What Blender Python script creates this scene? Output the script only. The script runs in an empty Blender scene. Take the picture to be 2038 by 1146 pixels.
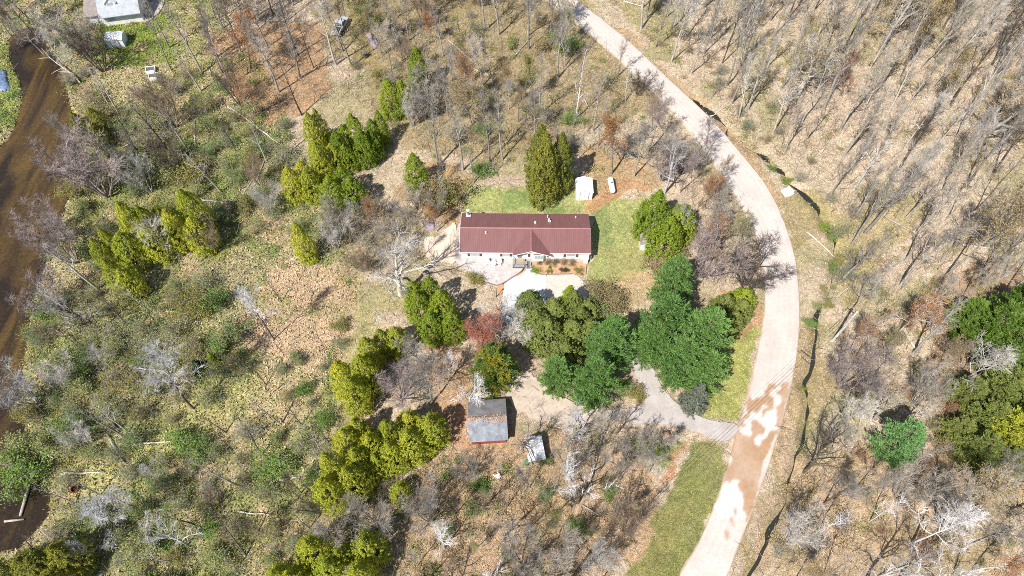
import bpy, bmesh, math, random
import numpy as np
from mathutils import Vector, Matrix

# ------------------------------------------------------------------ camera, world, sun, exposure
sc = bpy.context.scene
col = sc.collection
CAM_H, TILT = 92.0, math.radians(32)
cd = bpy.data.cameras.new('camera'); cam = bpy.data.objects.new('camera', cd); col.objects.link(cam)
cd.sensor_width = 36.0; cd.lens = 23.99; cd.clip_start = 0.5; cd.clip_end = 6000
cam.location = (0, 0, CAM_H); cam.rotation_euler = (TILT, 0, 0)
sc.camera = cam

SUN_EL, SHADOW_AZ = math.radians(51), math.radians(38)
w = bpy.data.worlds.new('World'); sc.world = w; w.use_nodes = True
wn = w.node_tree
sky = wn.nodes.new('ShaderNodeTexSky'); sky.sky_type = 'NISHITA'; sky.sun_disc = False
sky.sun_elevation = SUN_EL; sky.sun_rotation = math.pi + SHADOW_AZ
wn.links.new(sky.outputs[0], wn.nodes['Background'].inputs[0])
wn.nodes['Background'].inputs[1].default_value = 0.085
ld = bpy.data.lights.new('sun', 'SUN'); ld.energy = 5.0; ld.angle = math.radians(0.53); ld.color = (1.0, 0.96, 0.9)
sun = bpy.data.objects.new('sun', ld); col.objects.link(sun); sun.location = (-60, -40, 120)
ldir = Vector((math.sin(SHADOW_AZ) * math.cos(SUN_EL), math.cos(SHADOW_AZ) * math.cos(SUN_EL), -math.sin(SUN_EL)))
sun.rotation_euler = ldir.to_track_quat('-Z', 'Y').to_euler()
sc.view_settings.view_transform = 'Standard'; sc.view_settings.look = 'None'
sc.view_settings.exposure = 0.66; sc.view_settings.gamma = 1.0
sc.render.engine = 'CYCLES'
sc.cycles.use_denoising = False; sc.cycles.filter_width = 0.9; sc.cycles.max_bounces = 4; sc.cycles.diffuse_bounces = 2; sc.cycles.transparent_max_bounces = 6

RNG = np.random.default_rng(7)
random.seed(7)
R = math.radians

# ------------------------------------------------------------------ survey: pixel of the photograph -> place on the ground
F = 1358.0; CT, ST = math.cos(TILT), math.sin(TILT)
def at(px, py, z=0.0):
    x = (px - 1019) / F; y = (573 - py) / F
    d = (x, y * CT + ST, y * ST - CT); t = (CAM_H - z) / -d[2]
    return np.array((d[0] * t, d[1] * t))
def topx(X, Y, Z=0.0):
    z = Z - CAM_H; yc = Y * CT + z * ST; zc = -Y * ST + z * CT
    return (1019 + F * X / -zc, 573 - F * yc / -zc)
def poly(pts): return np.array([at(*p) for p in pts])
def inside(P, pg):
    pg = np.asarray(pg); full = np.zeros(len(P), bool); lo, hi = pg.min(0), pg.max(0)
    idx = np.flatnonzero((P[:, 0] >= lo[0]) & (P[:, 0] <= hi[0]) & (P[:, 1] >= lo[1]) & (P[:, 1] <= hi[1]))
    if not len(idx): return full
    x, y = P[idx, 0], P[idx, 1]; r = np.zeros(len(idx), bool); n = len(pg)
    for i in range(n):
        x0, y0 = pg[i]; x1, y1 = pg[i - 1]
        c = ((y0 > y) != (y1 > y))
        with np.errstate(divide='ignore', invalid='ignore'):
            r ^= c & (x < (x1 - x0) * (y - y0) / (y1 - y0 + 1e-12) + x0)
    full[idx] = r; return full
def vnoise(X, Y, s, seed):
    g = np.random.default_rng(seed).random((64, 64))
    u = X / s; v = Y / s; i = np.floor(u).astype(int); j = np.floor(v).astype(int)
    fu = u - i; fv = v - j; fu = fu * fu * (3 - 2 * fu); fv = fv * fv * (3 - 2 * fv)
    a = g[i % 64, j % 64]; b = g[(i + 1) % 64, j % 64]; c = g[i % 64, (j + 1) % 64]; d = g[(i + 1) % 64, (j + 1) % 64]
    return (a * (1 - fu) + b * fu) * (1 - fv) + (c * (1 - fu) + d * fu) * fv
def fbm(X, Y, s, seed): return (vnoise(X, Y, s, seed) * 4 + vnoise(X, Y, s / 2.1, seed + 1) * 2 + vnoise(X, Y, s / 4.3, seed + 2)) / 7
def smooth(pts, n=6, closed=True, jit=0.0, seed=0):
    P = np.array(pts, float); out = []; m = len(P); rg = np.random.default_rng(seed)
    for i in range(m if closed else m - 1):
        if closed: a, b, c, d = P[i - 1], P[i], P[(i + 1) % m], P[(i + 2) % m]
        else: a, b, c, d = P[max(i - 1, 0)], P[i], P[i + 1], P[min(i + 2, m - 1)]
        for k in range(n):
            t = k / n
            out.append(.5 * ((2 * b) + (c - a) * t + (2 * a - 5 * b + 4 * c - d) * t * t + (3 * b - a - 3 * c + d) * t ** 3))
    if not closed: out.append(P[-1])
    out = np.array(out)
    if jit: out += rg.normal(0, jit, out.shape)
    return out

# ------------------------------------------------------------------ materials
MATS = {}
def nodes(name):
    m = bpy.data.materials.new(name); m.use_nodes = True; MATS[name] = m
    nt = m.node_tree; return m, nt, nt.nodes['Principled BSDF']
def N(nt, t, **kw):
    n = nt.nodes.new(t)
    for k, v in kw.items(): setattr(n, k, v)
    return n
def mixc(nt, fac, a, b, blend='MIX'):
    n = nt.nodes.new('ShaderNodeMix'); n.data_type = 'RGBA'; n.blend_type = blend
    for s, v in ((n.inputs[0], fac), (n.inputs[6], a), (n.inputs[7], b)):
        if hasattr(v, 'is_output'): nt.links.new(v, s)
        elif isinstance(v, (int, float)): s.default_value = v
        else: s.default_value = (*v, 1)
    return n.outputs[2]
def noise(nt, scale, detail=4, rough=.6, vec=None, dist=0.0):
    n = nt.nodes.new('ShaderNodeTexNoise'); n.inputs['Scale'].default_value = scale; n.inputs['Detail'].default_value = detail
    n.inputs['Roughness'].default_value = rough; n.inputs['Distortion'].default_value = dist
    if vec is not None: nt.links.new(vec, n.inputs['Vector'])
    return n.outputs[0]
def ramp(nt, src, lo, hi):
    n = nt.nodes.new('ShaderNodeMapRange'); nt.links.new(src, n.inputs[0]); n.inputs[1].default_value = lo; n.inputs[2].default_value = hi
    return n.outputs[0]
def bump(nt, bsdf, src, strength, dist):
    b = nt.nodes.new('ShaderNodeBump'); b.inputs['Strength'].default_value = strength; b.inputs['Distance'].default_value = dist
    nt.links.new(src, b.inputs['Height']); nt.links.new(b.outputs[0], bsdf.inputs['Normal'])
def surf(name, c1, c2, scale=3.0, rough=.8, metal=0.0, fine=25.0, bmp=.0, lo=.35, hi=.65, spec=.3, worldpos=False):
    m, nt, p = nodes(name)
    tc = N(nt, 'ShaderNodeTexCoord')
    vec = N(nt, 'ShaderNodeNewGeometry').outputs['Position'] if worldpos else tc.outputs['Object']
    n1 = ramp(nt, noise(nt, scale, 5, .65, vec), lo, hi); n2 = ramp(nt, noise(nt, fine, 3, .6, vec), .3, .7)
    c = mixc(nt, n1, c1, c2)
    c = mixc(nt, 1.0, c, mixc(nt, n2, (.82, .82, .82), (1.15, 1.15, 1.15)), 'MULTIPLY')
    nt.links.new(c, p.inputs['Base Color']); p.inputs['Roughness'].default_value = rough; p.inputs['Metallic'].default_value = metal
    p.inputs['Specular IOR Level'].default_value = spec
    if bmp: bump(nt, p, n2, bmp, .05)
    return m
def bark(name, c1, c2):
    m, nt, p = nodes(name)
    oi = N(nt, 'ShaderNodeObjectInfo'); vec = N(nt, 'ShaderNodeNewGeometry').outputs['Position']
    c = mixc(nt, ramp(nt, noise(nt, 1.3, 4, .7, vec), .35, .65), c1, c2)
    c = mixc(nt, 1.0, c, mixc(nt, oi.outputs['Random'], (.72, .72, .74), (1.25, 1.22, 1.16)), 'MULTIPLY')
    nt.links.new(c, p.inputs['Base Color']); p.inputs['Roughness'].default_value = .9; p.inputs['Specular IOR Level'].default_value = .15
    return m
def leafmat(name, c1, c2, trans=.3, c3=None):
    m, nt, p = nodes(name)
    g = N(nt, 'ShaderNodeNewGeometry'); oi = N(nt, 'ShaderNodeObjectInfo')
    c = mixc(nt, g.outputs['Random Per Island'], c1, c2)
    if c3: c = mixc(nt, ramp(nt, noise(nt, .45, 3, .6, g.outputs['Position']), .45, .62), c, c3)
    c = mixc(nt, 1.0, c, mixc(nt, oi.outputs['Random'], (.8, .85, .8), (1.22, 1.15, 1.1)), 'MULTIPLY')
    nt.links.new(c, p.inputs['Base Color']); p.inputs['Roughness'].default_value = .65; p.inputs['Specular IOR Level'].default_value = .2
    t = N(nt, 'ShaderNodeBsdfTranslucent'); nt.links.new(c, t.inputs[0])
    mx = N(nt, 'ShaderNodeMixShader'); mx.inputs[0].default_value = trans
    nt.links.new(p.outputs[0], mx.inputs[1]); nt.links.new(t.outputs[0], mx.inputs[2])
    nt.links.new(mx.outputs[0], nt.nodes['Material Output'].inputs[0])
    return m
def plain(name, c, rough=.7, metal=0.0, spec=.4):
    return surf(name, tuple(v * .88 for v in c), tuple(min(1, v * 1.08) for v in c), 2.0, rough, metal, 14.0, spec=spec)

bark('bark_grey', (.2, .18, .155), (.38, .35, .31))
bark('bark_dark', (.06, .047, .038), (.14, .115, .095))
bark('bark_brown', (.16, .115, .08), (.27, .21, .155))
bark('bark_white', (.42, .41, .42), (.66, .65, .66))
bark('bark_pale', (.33, .31, .285), (.5, .475, .44))
bark('bark_mauve', (.2, .16, .15), (.33, .275, .265))
leafmat('cedar_yellow', (.28, .31, .035), (.62, .63, .085), .4, (.42, .46, .06))
leafmat('cedar_green', (.16, .24, .025), (.38, .46, .055), .4)
leafmat('juniper_olive', (.15, .2, .05), (.34, .385, .115), .4)
leafmat('cedar_olive', (.17, .18, .03), (.36, .36, .07), .35)
leafmat('pine_green', (.11, .23, .055), (.25, .41, .125), .4)
leafmat('pine_light', (.11, .25, .08), (.25, .43, .17), .35)
leafmat('hemlock_green', (.09, .17, .03), (.21, .33, .06), .35)
leafmat('pine_gold', (.06, .14, .04), (.16, .27, .06), .35, (.42, .36, .04))
leafmat('spruce_blue', (.13, .155, .115), (.27, .29, .24), .3)
leafmat('spruce_dark', (.02, .045, .015), (.06, .1, .03), .2)
leafmat('shrub_green', (.1, .2, .035), (.26, .37, .09), .4)
leafmat('shrub_sage', (.2, .24, .09), (.38, .41, .17), .4)
leafmat('shrub_olive', (.2, .19, .055), (.38, .345, .11), .4)
leafmat('shrub_lime', (.17, .27, .03), (.32, .42, .06), .4)
leafmat('bud_red', (.30, .075, .04), (.5, .17, .09), .3)
leafmat('bud_orange', (.30, .12, .04), (.46, .23, .09), .3)
leafmat('bud_tan', (.27, .2, .09), (.4, .32, .16), .3)
leafmat('bud_olive', (.2, .2, .07), (.33, .31, .12), .3)

def ground_material():
    m, nt, p = nodes('ground')
    a = N(nt, 'ShaderNodeVertexColor', layer_name='Col'); pos = N(nt, 'ShaderNodeNewGeometry').outputs['Position']
    big = ramp(nt, noise(nt, .35, 6, .65, pos, .6), .3, .7); mid = ramp(nt, noise(nt, 1.7, 5, .7, pos, .4), .3, .7)
    fin = ramp(nt, noise(nt, 7.0, 3, .7, pos), .28, .72)
    v = N(nt, 'ShaderNodeTexVoronoi'); v.inputs['Scale'].default_value = 5.0; nt.links.new(pos, v.inputs['Vector'])
    c = mixc(nt, 1.0, a.outputs[0], mixc(nt, big, (.74, .78, .74), (1.2, 1.16, 1.16)), 'MULTIPLY')
    c = mixc(nt, 1.0, c, mixc(nt, mid, (.62, .63, .6), (1.3, 1.28, 1.26)), 'MULTIPLY')
    c = mixc(nt, 1.0, c, mixc(nt, fin, (.55, .54, .52), (1.42, 1.4, 1.38)), 'MULTIPLY')
    sp = ramp(nt, v.outputs['Distance'], .0, .55); c = mixc(nt, 1.0, c, mixc(nt, sp, (1.13, 1.12, 1.1), (.84, .83, .82)), 'MULTIPLY')
    nt.links.new(c, p.inputs['Base Color']); p.inputs['Roughness'].default_value = .95; p.inputs['Specular IOR Level'].default_value = .1
    bump(nt, p, fin, .8, .12)
    return m
ground_material()
def gravel(name, c1, c2, sc1=.5, streak=None):
    m, nt, p = nodes(name); pos = N(nt, 'ShaderNodeNewGeometry').outputs['Position']
    n1 = ramp(nt, noise(nt, sc1, 6, .65, pos), .33, .67); n2 = ramp(nt, noise(nt, 9, 3, .7, pos), .3, .7); n3 = ramp(nt, noise(nt, 2.3, 4, .6, pos), .3, .7)
    c = mixc(nt, n1, c1, c2)
    c = mixc(nt, 1.0, c, mixc(nt, n2, (.91, .905, .9), (1.07, 1.07, 1.07)), 'MULTIPLY')
    c = mixc(nt, 1.0, c, mixc(nt, n3, (.92, .91, .9), (1.06, 1.06, 1.06)), 'MULTIPLY')
    if streak:
        a = N(nt, 'ShaderNodeVertexColor', layer_name='Col')
        c = mixc(nt, 1.0, c, a.outputs[0], 'MULTIPLY')
    nt.links.new(c, p.inputs['Base Color']); p.inputs['Roughness'].default_value = .95; p.inputs['Specular IOR Level'].default_value = .1
    bump(nt, p, n2, .25, .03); return m
gravel('road_gravel', (.475, .42, .385), (.535, .48, .445), .35, True)
gravel('drive_gravel', (.35, .315, .295), (.44, .40, .38), .5)
gravel('lot_gravel', (.38, .31, .245), (.5, .42, .35), .6)
gravel('wet_mud', (.33, .2, .105), (.41, .26, .145), .4)
gravel('pale_gravel', (.57, .545, .53), (.63, .61, .6), .3)
gravel('concrete_white', (.45, .465, .48), (.53, .545, .56), .45)
gravel('concrete_stamped', (.37, .34, .33), (.5, .465, .45), 1.4)
gravel('pavers', (.44, .40, .35), (.54, .49, .43), 1.0)
gravel('sand', (.55, .43, .33), (.68, .56, .45), .8)
gravel('mulch', (.38, .22, .12), (.50, .33, .2), 1.5)
def water():
    m, nt, p = nodes('river_water'); pos = N(nt, 'ShaderNodeNewGeometry').outputs['Position']
    mp = N(nt, 'ShaderNodeMapping'); mp.inputs['Scale'].default_value = (.22, .045, 1); mp.inputs['Rotation'].default_value = (0, 0, R(8)); nt.links.new(pos, mp.inputs[0])
    n1 = ramp(nt, noise(nt, 1.0, 5, .55, mp.outputs[0], .8), .44, .66); n2 = ramp(nt, noise(nt, 2.2, 4, .7, pos), .3, .7); n3 = ramp(nt, noise(nt, 6, 2, .6, pos), .3, .7)
    c = mixc(nt, n1, (.026, .017, .010), (.105, .064, .018))
    c = mixc(nt, 1.0, c, mixc(nt, n2, (.6, .62, .66), (1.3, 1.26, 1.2)), 'MULTIPLY')
    c = mixc(nt, 1.0, c, mixc(nt, n3, (.75, .75, .75), (1.2, 1.2, 1.2)), 'MULTIPLY')
    nt.links.new(c, p.inputs['Base Color']); p.inputs['Roughness'].default_value = .22; p.inputs['Specular IOR Level'].default_value = .35
    bump(nt, p, n3, .25, .05)
water()
plain('ditch_water_shade', (.03, .03, .022), .15)
def metal_roof(name, c, c2):
    m, nt, p = nodes(name); tc = N(nt, 'ShaderNodeTexCoord')
    mp_ = N(nt, 'ShaderNodeMapping'); mp_.inputs['Scale'].default_value = (2.2, .35, .35); nt.links.new(tc.outputs['Object'], mp_.inputs[0]); n1 = ramp(nt, noise(nt, 1.0, 6, .7, mp_.outputs[0]), .25, .75)
    nt.links.new(mixc(nt, n1, c, c2), p.inputs['Base Color']); p.inputs['Roughness'].default_value = .5; p.inputs['Specular IOR Level'].default_value = .45
metal_roof('roof_red', (.15, .066, .063), (.2, .092, .087))
plain('ridge_red', (.30, .14, .135), .5)
def siding(name, c, horiz=9.0):
    m, nt, p = nodes(name); tc = N(nt, 'ShaderNodeTexCoord')
    wv = N(nt, 'ShaderNodeTexWave', wave_type='BANDS', bands_direction='Z', wave_profile='SAW'); wv.inputs['Scale'].default_value = horiz / 2; nt.links.new(tc.outputs['Object'], wv.inputs[0])
    n1 = noise(nt, 3, 4, .6, tc.outputs['Object'])
    nt.links.new(mixc(nt, n1, tuple(v * .9 for v in c), c), p.inputs['Base Color']); p.inputs['Roughness'].default_value = .6
    bump(nt, p, wv.outputs[0], .5, .02)
siding('siding_white', (.75, .77, .77)); siding('siding_pale', (.66, .68, .67)); siding('siding_barn', (.34, .06, .045), 4)
plain('trim_white', (.8, .8, .8), .5); plain('white_plastic', (.84, .85, .86), .45); plain('white_metal', (.74, .77, .8), .4)
plain('shutter', (.10, .055, .05), .6); plain('skirt', (.55, .54, .5))
m_, nt_, p_ = nodes('glass'); p_.inputs['Base Color'].default_value = (.36, .43, .45, 1); p_.inputs['Roughness'].default_value = .08
plain('door_teal', (.16, .27, .27), .4); plain('steel', (.42, .43, .44), .35, .7); plain('black', (.02, .02, .02), .6)
plain('deck_grey', (.27, .255, .25), .8); plain('deck_dark', (.11, .1, .1)); plain('mat_orange', (.55, .27, .07))
surf('shingle_grey', (.29, .31, .34), (.39, .41, .44), 1.2, .9, fine=9)
surf('shingle_barn', (.15, .16, .18), (.28, .3, .33), .9, .9, fine=6); surf('shingle_barn_shaded', (.12, .115, .12), (.21, .2, .2), .9, .9, fine=6)  # darker copy for the barn's far slope, its shade put into the colour
surf('shingle_brown', (.2, .17, .16), (.29, .25, .235), 2, .9, fine=9)
surf('rusty_tin', (.62, .65, .68), (.33, .2, .13), 1.1, .6, .1, fine=7, lo=.5, hi=.66)
surf('rust', (.36, .11, .05), (.22, .09, .05), 4, .9); surf('timber', (.27, .22, .17), (.4, .34, .27), 3, .9)
surf('log_pale', (.42, .36, .29), (.58, .51, .42), 2.5, .9, worldpos=True); surf('log_grey', (.25, .22, .19), (.42, .38, .33), 2.5, .9, worldpos=True)
surf('tarp_blue', (.05, .1, .2), (.2, .26, .36), 2.0, .5, fine=5); surf('tarp_white', (.72, .74, .78), (.84, .85, .86), 1.5, .6, fine=4)
surf('tarp_mauve', (.25, .19, .225), (.38, .31, .35), 2, .7, fine=5); plain('green_paint', (.05, .2, .12), .6)
plain('truck_silver', (.42, .44, .47), .3); plain('tyre', (.025, .025, .025), .9); plain('pole_wood', (.55, .52, .48), .9); plain('wire', (.05, .05, .05), .5)
surf('leaf_drift', (.4, .2, .1), (.5, .3, .18), 3, .95); plain('brick_edge', (.2, .13, .11), .9)
m_, nt_, p_ = nodes('glass_dark'); p_.inputs['Base Color'].default_value = (.015, .02, .025, 1); p_.inputs['Roughness'].default_value = .08
m_, nt_, p_ = nodes('litter'); a_ = N(nt_, 'ShaderNodeVertexColor', layer_name='Col'); nt_.links.new(a_.outputs[0], p_.inputs['Base Color']); p_.inputs['Roughness'].default_value = .95; p_.inputs['Specular IOR Level'].default_value = .1

# ------------------------------------------------------------------ mesh helpers
def link(name, me, mats=(), parent=None):
    o = bpy.data.objects.new(name, me); col.objects.link(o)
    for k in ([mats] if isinstance(mats, str) else mats): me.materials.append(MATS[k])
    if parent is not None: o.parent = parent
    return o
def tag(o, label=None, cat=None, group=None, kind=None):
    for k, v in (('label', label), ('category', cat), ('group', group), ('kind', kind)):
        if v: o[k] = v
    return o
def empty(name, loc=(0, 0, 0), rz=0.0):
    o = bpy.data.objects.new(name, None); col.objects.link(o); o.empty_display_size = .3
    o.location = loc; o.rotation_euler = (0, 0, rz); return o
def npmesh(name, V, Q, smoothed=False, mi=None):
    V = np.asarray(V, np.float32); Q = np.asarray(Q, np.int32); me = bpy.data.meshes.new(name); k = Q.shape[1]
    me.vertices.add(len(V)); me.vertices.foreach_set('co', V.ravel())
    me.loops.add(Q.size); me.loops.foreach_set('vertex_index', Q.ravel())
    me.polygons.add(len(Q)); me.polygons.foreach_set('loop_start', np.arange(0, Q.size, k, dtype=np.int32))
    if mi is not None: me.polygons.foreach_set('material_index', np.asarray(mi, np.int32))
    me.update(calc_edges=True); me.validate()
    me.polygons.foreach_set('use_smooth', np.full(len(me.polygons), smoothed)); return me
class MB:
    def __init__(s): s.v = []; s.f = []
    def add(s, V, Fc):
        b = len(s.v); s.v += [tuple(v) for v in V]; s.f += [tuple(i + b for i in f) for f in Fc]; return s
    def box(s, x0, x1, y0, y1, z0, z1):
        return s.add([(x0, y0, z0), (x1, y0, z0), (x1, y1, z0), (x0, y1, z0), (x0, y0, z1), (x1, y0, z1), (x1, y1, z1), (x0, y1, z1)],
                     [(0, 3, 2, 1), (4, 5, 6, 7), (0, 1, 5, 4), (1, 2, 6, 5), (2, 3, 7, 6), (3, 0, 4, 7)])
    def prism(s, pts, axis, a, b):   # polygon in the plane across 'axis', extruded a..b
        n = len(pts)
        mk = {'x': lambda p, t: (t, p[0], p[1]), 'y': lambda p, t: (p[0], t, p[1]), 'z': lambda p, t: (p[0], p[1], t)}[axis]
        return s.add([mk(p, a) for p in pts] + [mk(p, b) for p in pts],
                     [tuple(range(n))[::-1], tuple(range(n, 2 * n))] + [(i, (i + 1) % n, (i + 1) % n + n, i + n) for i in range(n)])
    def tube(s, P, rad, n=8, cap=True):
        P = [Vector(p) for p in P]; rad = rad if hasattr(rad, '__len__') else [rad] * len(P); V = []; Fc = []
        for i, p in enumerate(P):
            d = (P[min(i + 1, len(P) - 1)] - P[max(i - 1, 0)]).normalized(); u = d.orthogonal().normalized(); v = d.cross(u)
            if i == 0: u0 = u
            u = (u0 - d * u0.dot(d)).normalized() if (u0 - d * u0.dot(d)).length > 1e-4 else u; v = d.cross(u)
            V += [p + (u * math.cos(2 * math.pi * k / n) + v * math.sin(2 * math.pi * k / n)) * rad[i] for k in range(n)]
        for i in range(len(P) - 1):
            for k in range(n): Fc.append((i * n + k, i * n + (k + 1) % n, (i + 1) * n + (k + 1) % n, (i + 1) * n + k))
        if cap: Fc += [tuple(range(n))[::-1], tuple(range((len(P) - 1) * n, len(P) * n))]
        return s.add(V, Fc)
    def build(s, name, mat, parent=None, smoothed=False):
        me = bpy.data.meshes.new(name); me.from_pydata(s.v, [], s.f)
        bm = bmesh.new(); bm.from_mesh(me); bmesh.ops.recalc_face_normals(bm, faces=bm.faces); bm.to_mesh(me); bm.free()
        if smoothed: me.polygons.foreach_set('use_smooth', [True] * len(me.polygons))
        return link(name, me, mat, parent)
def slab(name, P, z0, z1, mat, parent=None):
    bm = bmesh.new(); vs = [bm.verts.new((p[0], p[1], z1)) for p in P]; f = bm.faces.new(vs)
    if f.normal.z < 0: f.normal_flip()
    r = bmesh.ops.extrude_face_region(bm, geom=[f]); vv = [v for v in r['geom'] if isinstance(v, bmesh.types.BMVert)]
    for v in vv: v.co.z = z0
    bm.normal_update()
    bmesh.ops.triangulate(bm, faces=[q for q in bm.faces if len(q.verts) > 4]); bmesh.ops.recalc_face_normals(bm, faces=bm.faces)
    me = bpy.data.meshes.new(name); bm.to_mesh(me); bm.free(); return link(name, me, mat, parent)

# ------------------------------------------------------------------ the ground plan
RIVER = poly([(30, 62), (72, 55), (92, 88), (118, 130), (138, 200), (150, 262), (150, 330), (132, 400), (108, 470), (85, 540), (66, 600), (48, 700), (40, 760), (46, 830), (52, 885), (72, 948), (94, 972), (96, 1018), (72, 1050), (40, 1082), (0, 1096), (-400, 1140), (-500, 420), (-90, 335), (0, 285), (22, 255), (37, 215), (38, 165), (15, 105)])
RIVER = smooth(RIVER, 5)
RL = [(900, -130), (1000, -66), (1085, 0), (1180, 75), (1260, 145), (1330, 215), (1400, 300), (1455, 380), (1490, 440), (1510, 500), (1520, 560), (1520, 620), (1508, 690), (1490, 770), (1468, 850), (1440, 950), (1400, 1055), (1350, 1146), (1290, 1260)]
RR = [(960, -130), (1062, -66), (1150, 0), (1245, 75), (1335, 160), (1405, 225), (1472, 300), (1530, 375), (1565, 450), (1585, 520), (1592, 600), (1590, 680), (1578, 760), (1555, 850), (1520, 960), (1480, 1065), (1448, 1146), (1400, 1260)]
RLs = smooth(poly(RL), 8, False); RRs = smooth(poly(RR), 8, False)
def resample(P, n):
    d = np.r_[0, np.cumsum(np.linalg.norm(np.diff(P, axis=0), axis=1))]; t = np.linspace(0, d[-1], n)
    return np.c_[np.interp(t, d, P[:, 0]), np.interp(t, d, P[:, 1])]
RLs = resample(RLs, 220); RRs = resample(RRs, 220)
ROADP = np.r_[RLs[::4], RRs[::-4]]
DITCH = resample(smooth(poly([(1380, 190), (1440, 245), (1500, 300), (1560, 350), (1610, 395), (1645, 450), (1654, 520), (1640, 600), (1630, 690), (1606, 775), (1592, 860), (1570, 960), (1530, 1060), (1500, 1146), (1480, 1220)]), 8, False), 220)
DITCH = DITCH + np.c_[(vnoise(np.arange(220.), np.zeros(220), 5, 401) - .5) * 1.3 + (vnoise(np.arange(220.), np.zeros(220), 13, 402) - .5) * 1.4, (vnoise(np.arange(220.), np.ones(220), 7, 403) - .5) * .6]
DRIVES = {
 'drive': poly([(1468, 846), (1425, 838), (1378, 822), (1340, 795), (1313, 762), (1294, 716), (1276, 695), (1232, 662), (1185, 634), (1150, 605), (1118, 634), (1160, 656), (1205, 684), (1246, 716), (1268, 752), (1284, 788), (1280, 804), (1255, 812), (1215, 816), (1210, 832), (1240, 843), (1300, 843), (1345, 848), (1385, 858), (1415, 870), (1452, 876)]),
}
PAD = poly([(1047, 529), (1059, 529), (1060, 536), (1063, 542), (1070, 546), (1087, 547), (1087, 596), (1110, 640), (1060, 660), (1000, 640), (1000, 600), (1003, 566), (1017, 553), (1034, 547), (1043, 541), (1046, 536)])
PATIO = poly([(906, 516), (1041, 517), (1043, 531), (1037, 541), (1022, 551), (1003, 563), (988, 568), (968, 562), (944, 549), (922, 532), (908, 522)])
SIDEWALK = poly([(912, 446), (921, 442), (921, 518), (905, 518), (907, 470)])
PAVERS = poly([(1088.5, 547), (1140, 545), (1165, 565), (1180, 590), (1150, 610), (1100, 612), (1088.5, 596)])
SANDP = smooth(poly([(846, 474), (872, 470), (890, 455), (908, 446), (909, 516), (880, 520), (850, 512)]), 5)
BED = poly([(1061, 517), (1168, 518), (1166, 545), (1088, 545.5), (1071, 544), (1064, 540), (1061, 532)])
HOUSES = [poly(p) for p in ([(912, 440), (1180, 440), (1180, 519), (912, 518)], [(1143, 365), (1182, 365), (1182, 398), (1143, 398)], [(935, 805), (1003, 800), (1008, 885), (938, 888)], [(1048, 886), (1085, 884), (1087, 924), (1050, 926)], [(165, -30), (290, -30), (287, 42), (210, 52)])]
NOPLANT = [ROADP, PAD, PATIO, PAVERS, BED, SANDP, RIVER, DRIVES['drive']] + HOUSES

def dist_line(P, L):
    best = np.full(len(P), 1e9); lo, hi = L.min(0) - 4, L.max(0) + 4
    idx = np.flatnonzero((P[:, 0] >= lo[0]) & (P[:, 0] <= hi[0]) & (P[:, 1] >= lo[1]) & (P[:, 1] <= hi[1]))
    x, y = P[idx, 0], P[idx, 1]; b = best[idx]
    for q in L[::2]: b = np.minimum(b, (x - q[0]) ** 2 + (y - q[1]) ** 2)
    best[idx] = np.sqrt(b); return best
def shore(P): return dist_line(P, RIVER)
def ground_z(P):
    X, Y = P[:, 0], P[:, 1]
    z = -0.04 - .22 * fbm(X, Y, 9, 3)
    inr = inside(P, RIVER); d = shore(P)
    z = np.where(inr, -0.35 - np.minimum(d, 3) * .25, z)
    near = (~inr) & (d < 1.2); z = np.where(near, np.minimum(z, -.1 - .25 * (1.2 - d)), z)
    dd = dist_line(P, DITCH); z = np.where(dd < 1.3, z - (.5 + .6 * fbm(X, Y, 6, 421)) * (1 - dd / 1.3), z)
    return z
def gz(x, y): return float(ground_z(np.array([[x, y]]))[0])

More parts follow.
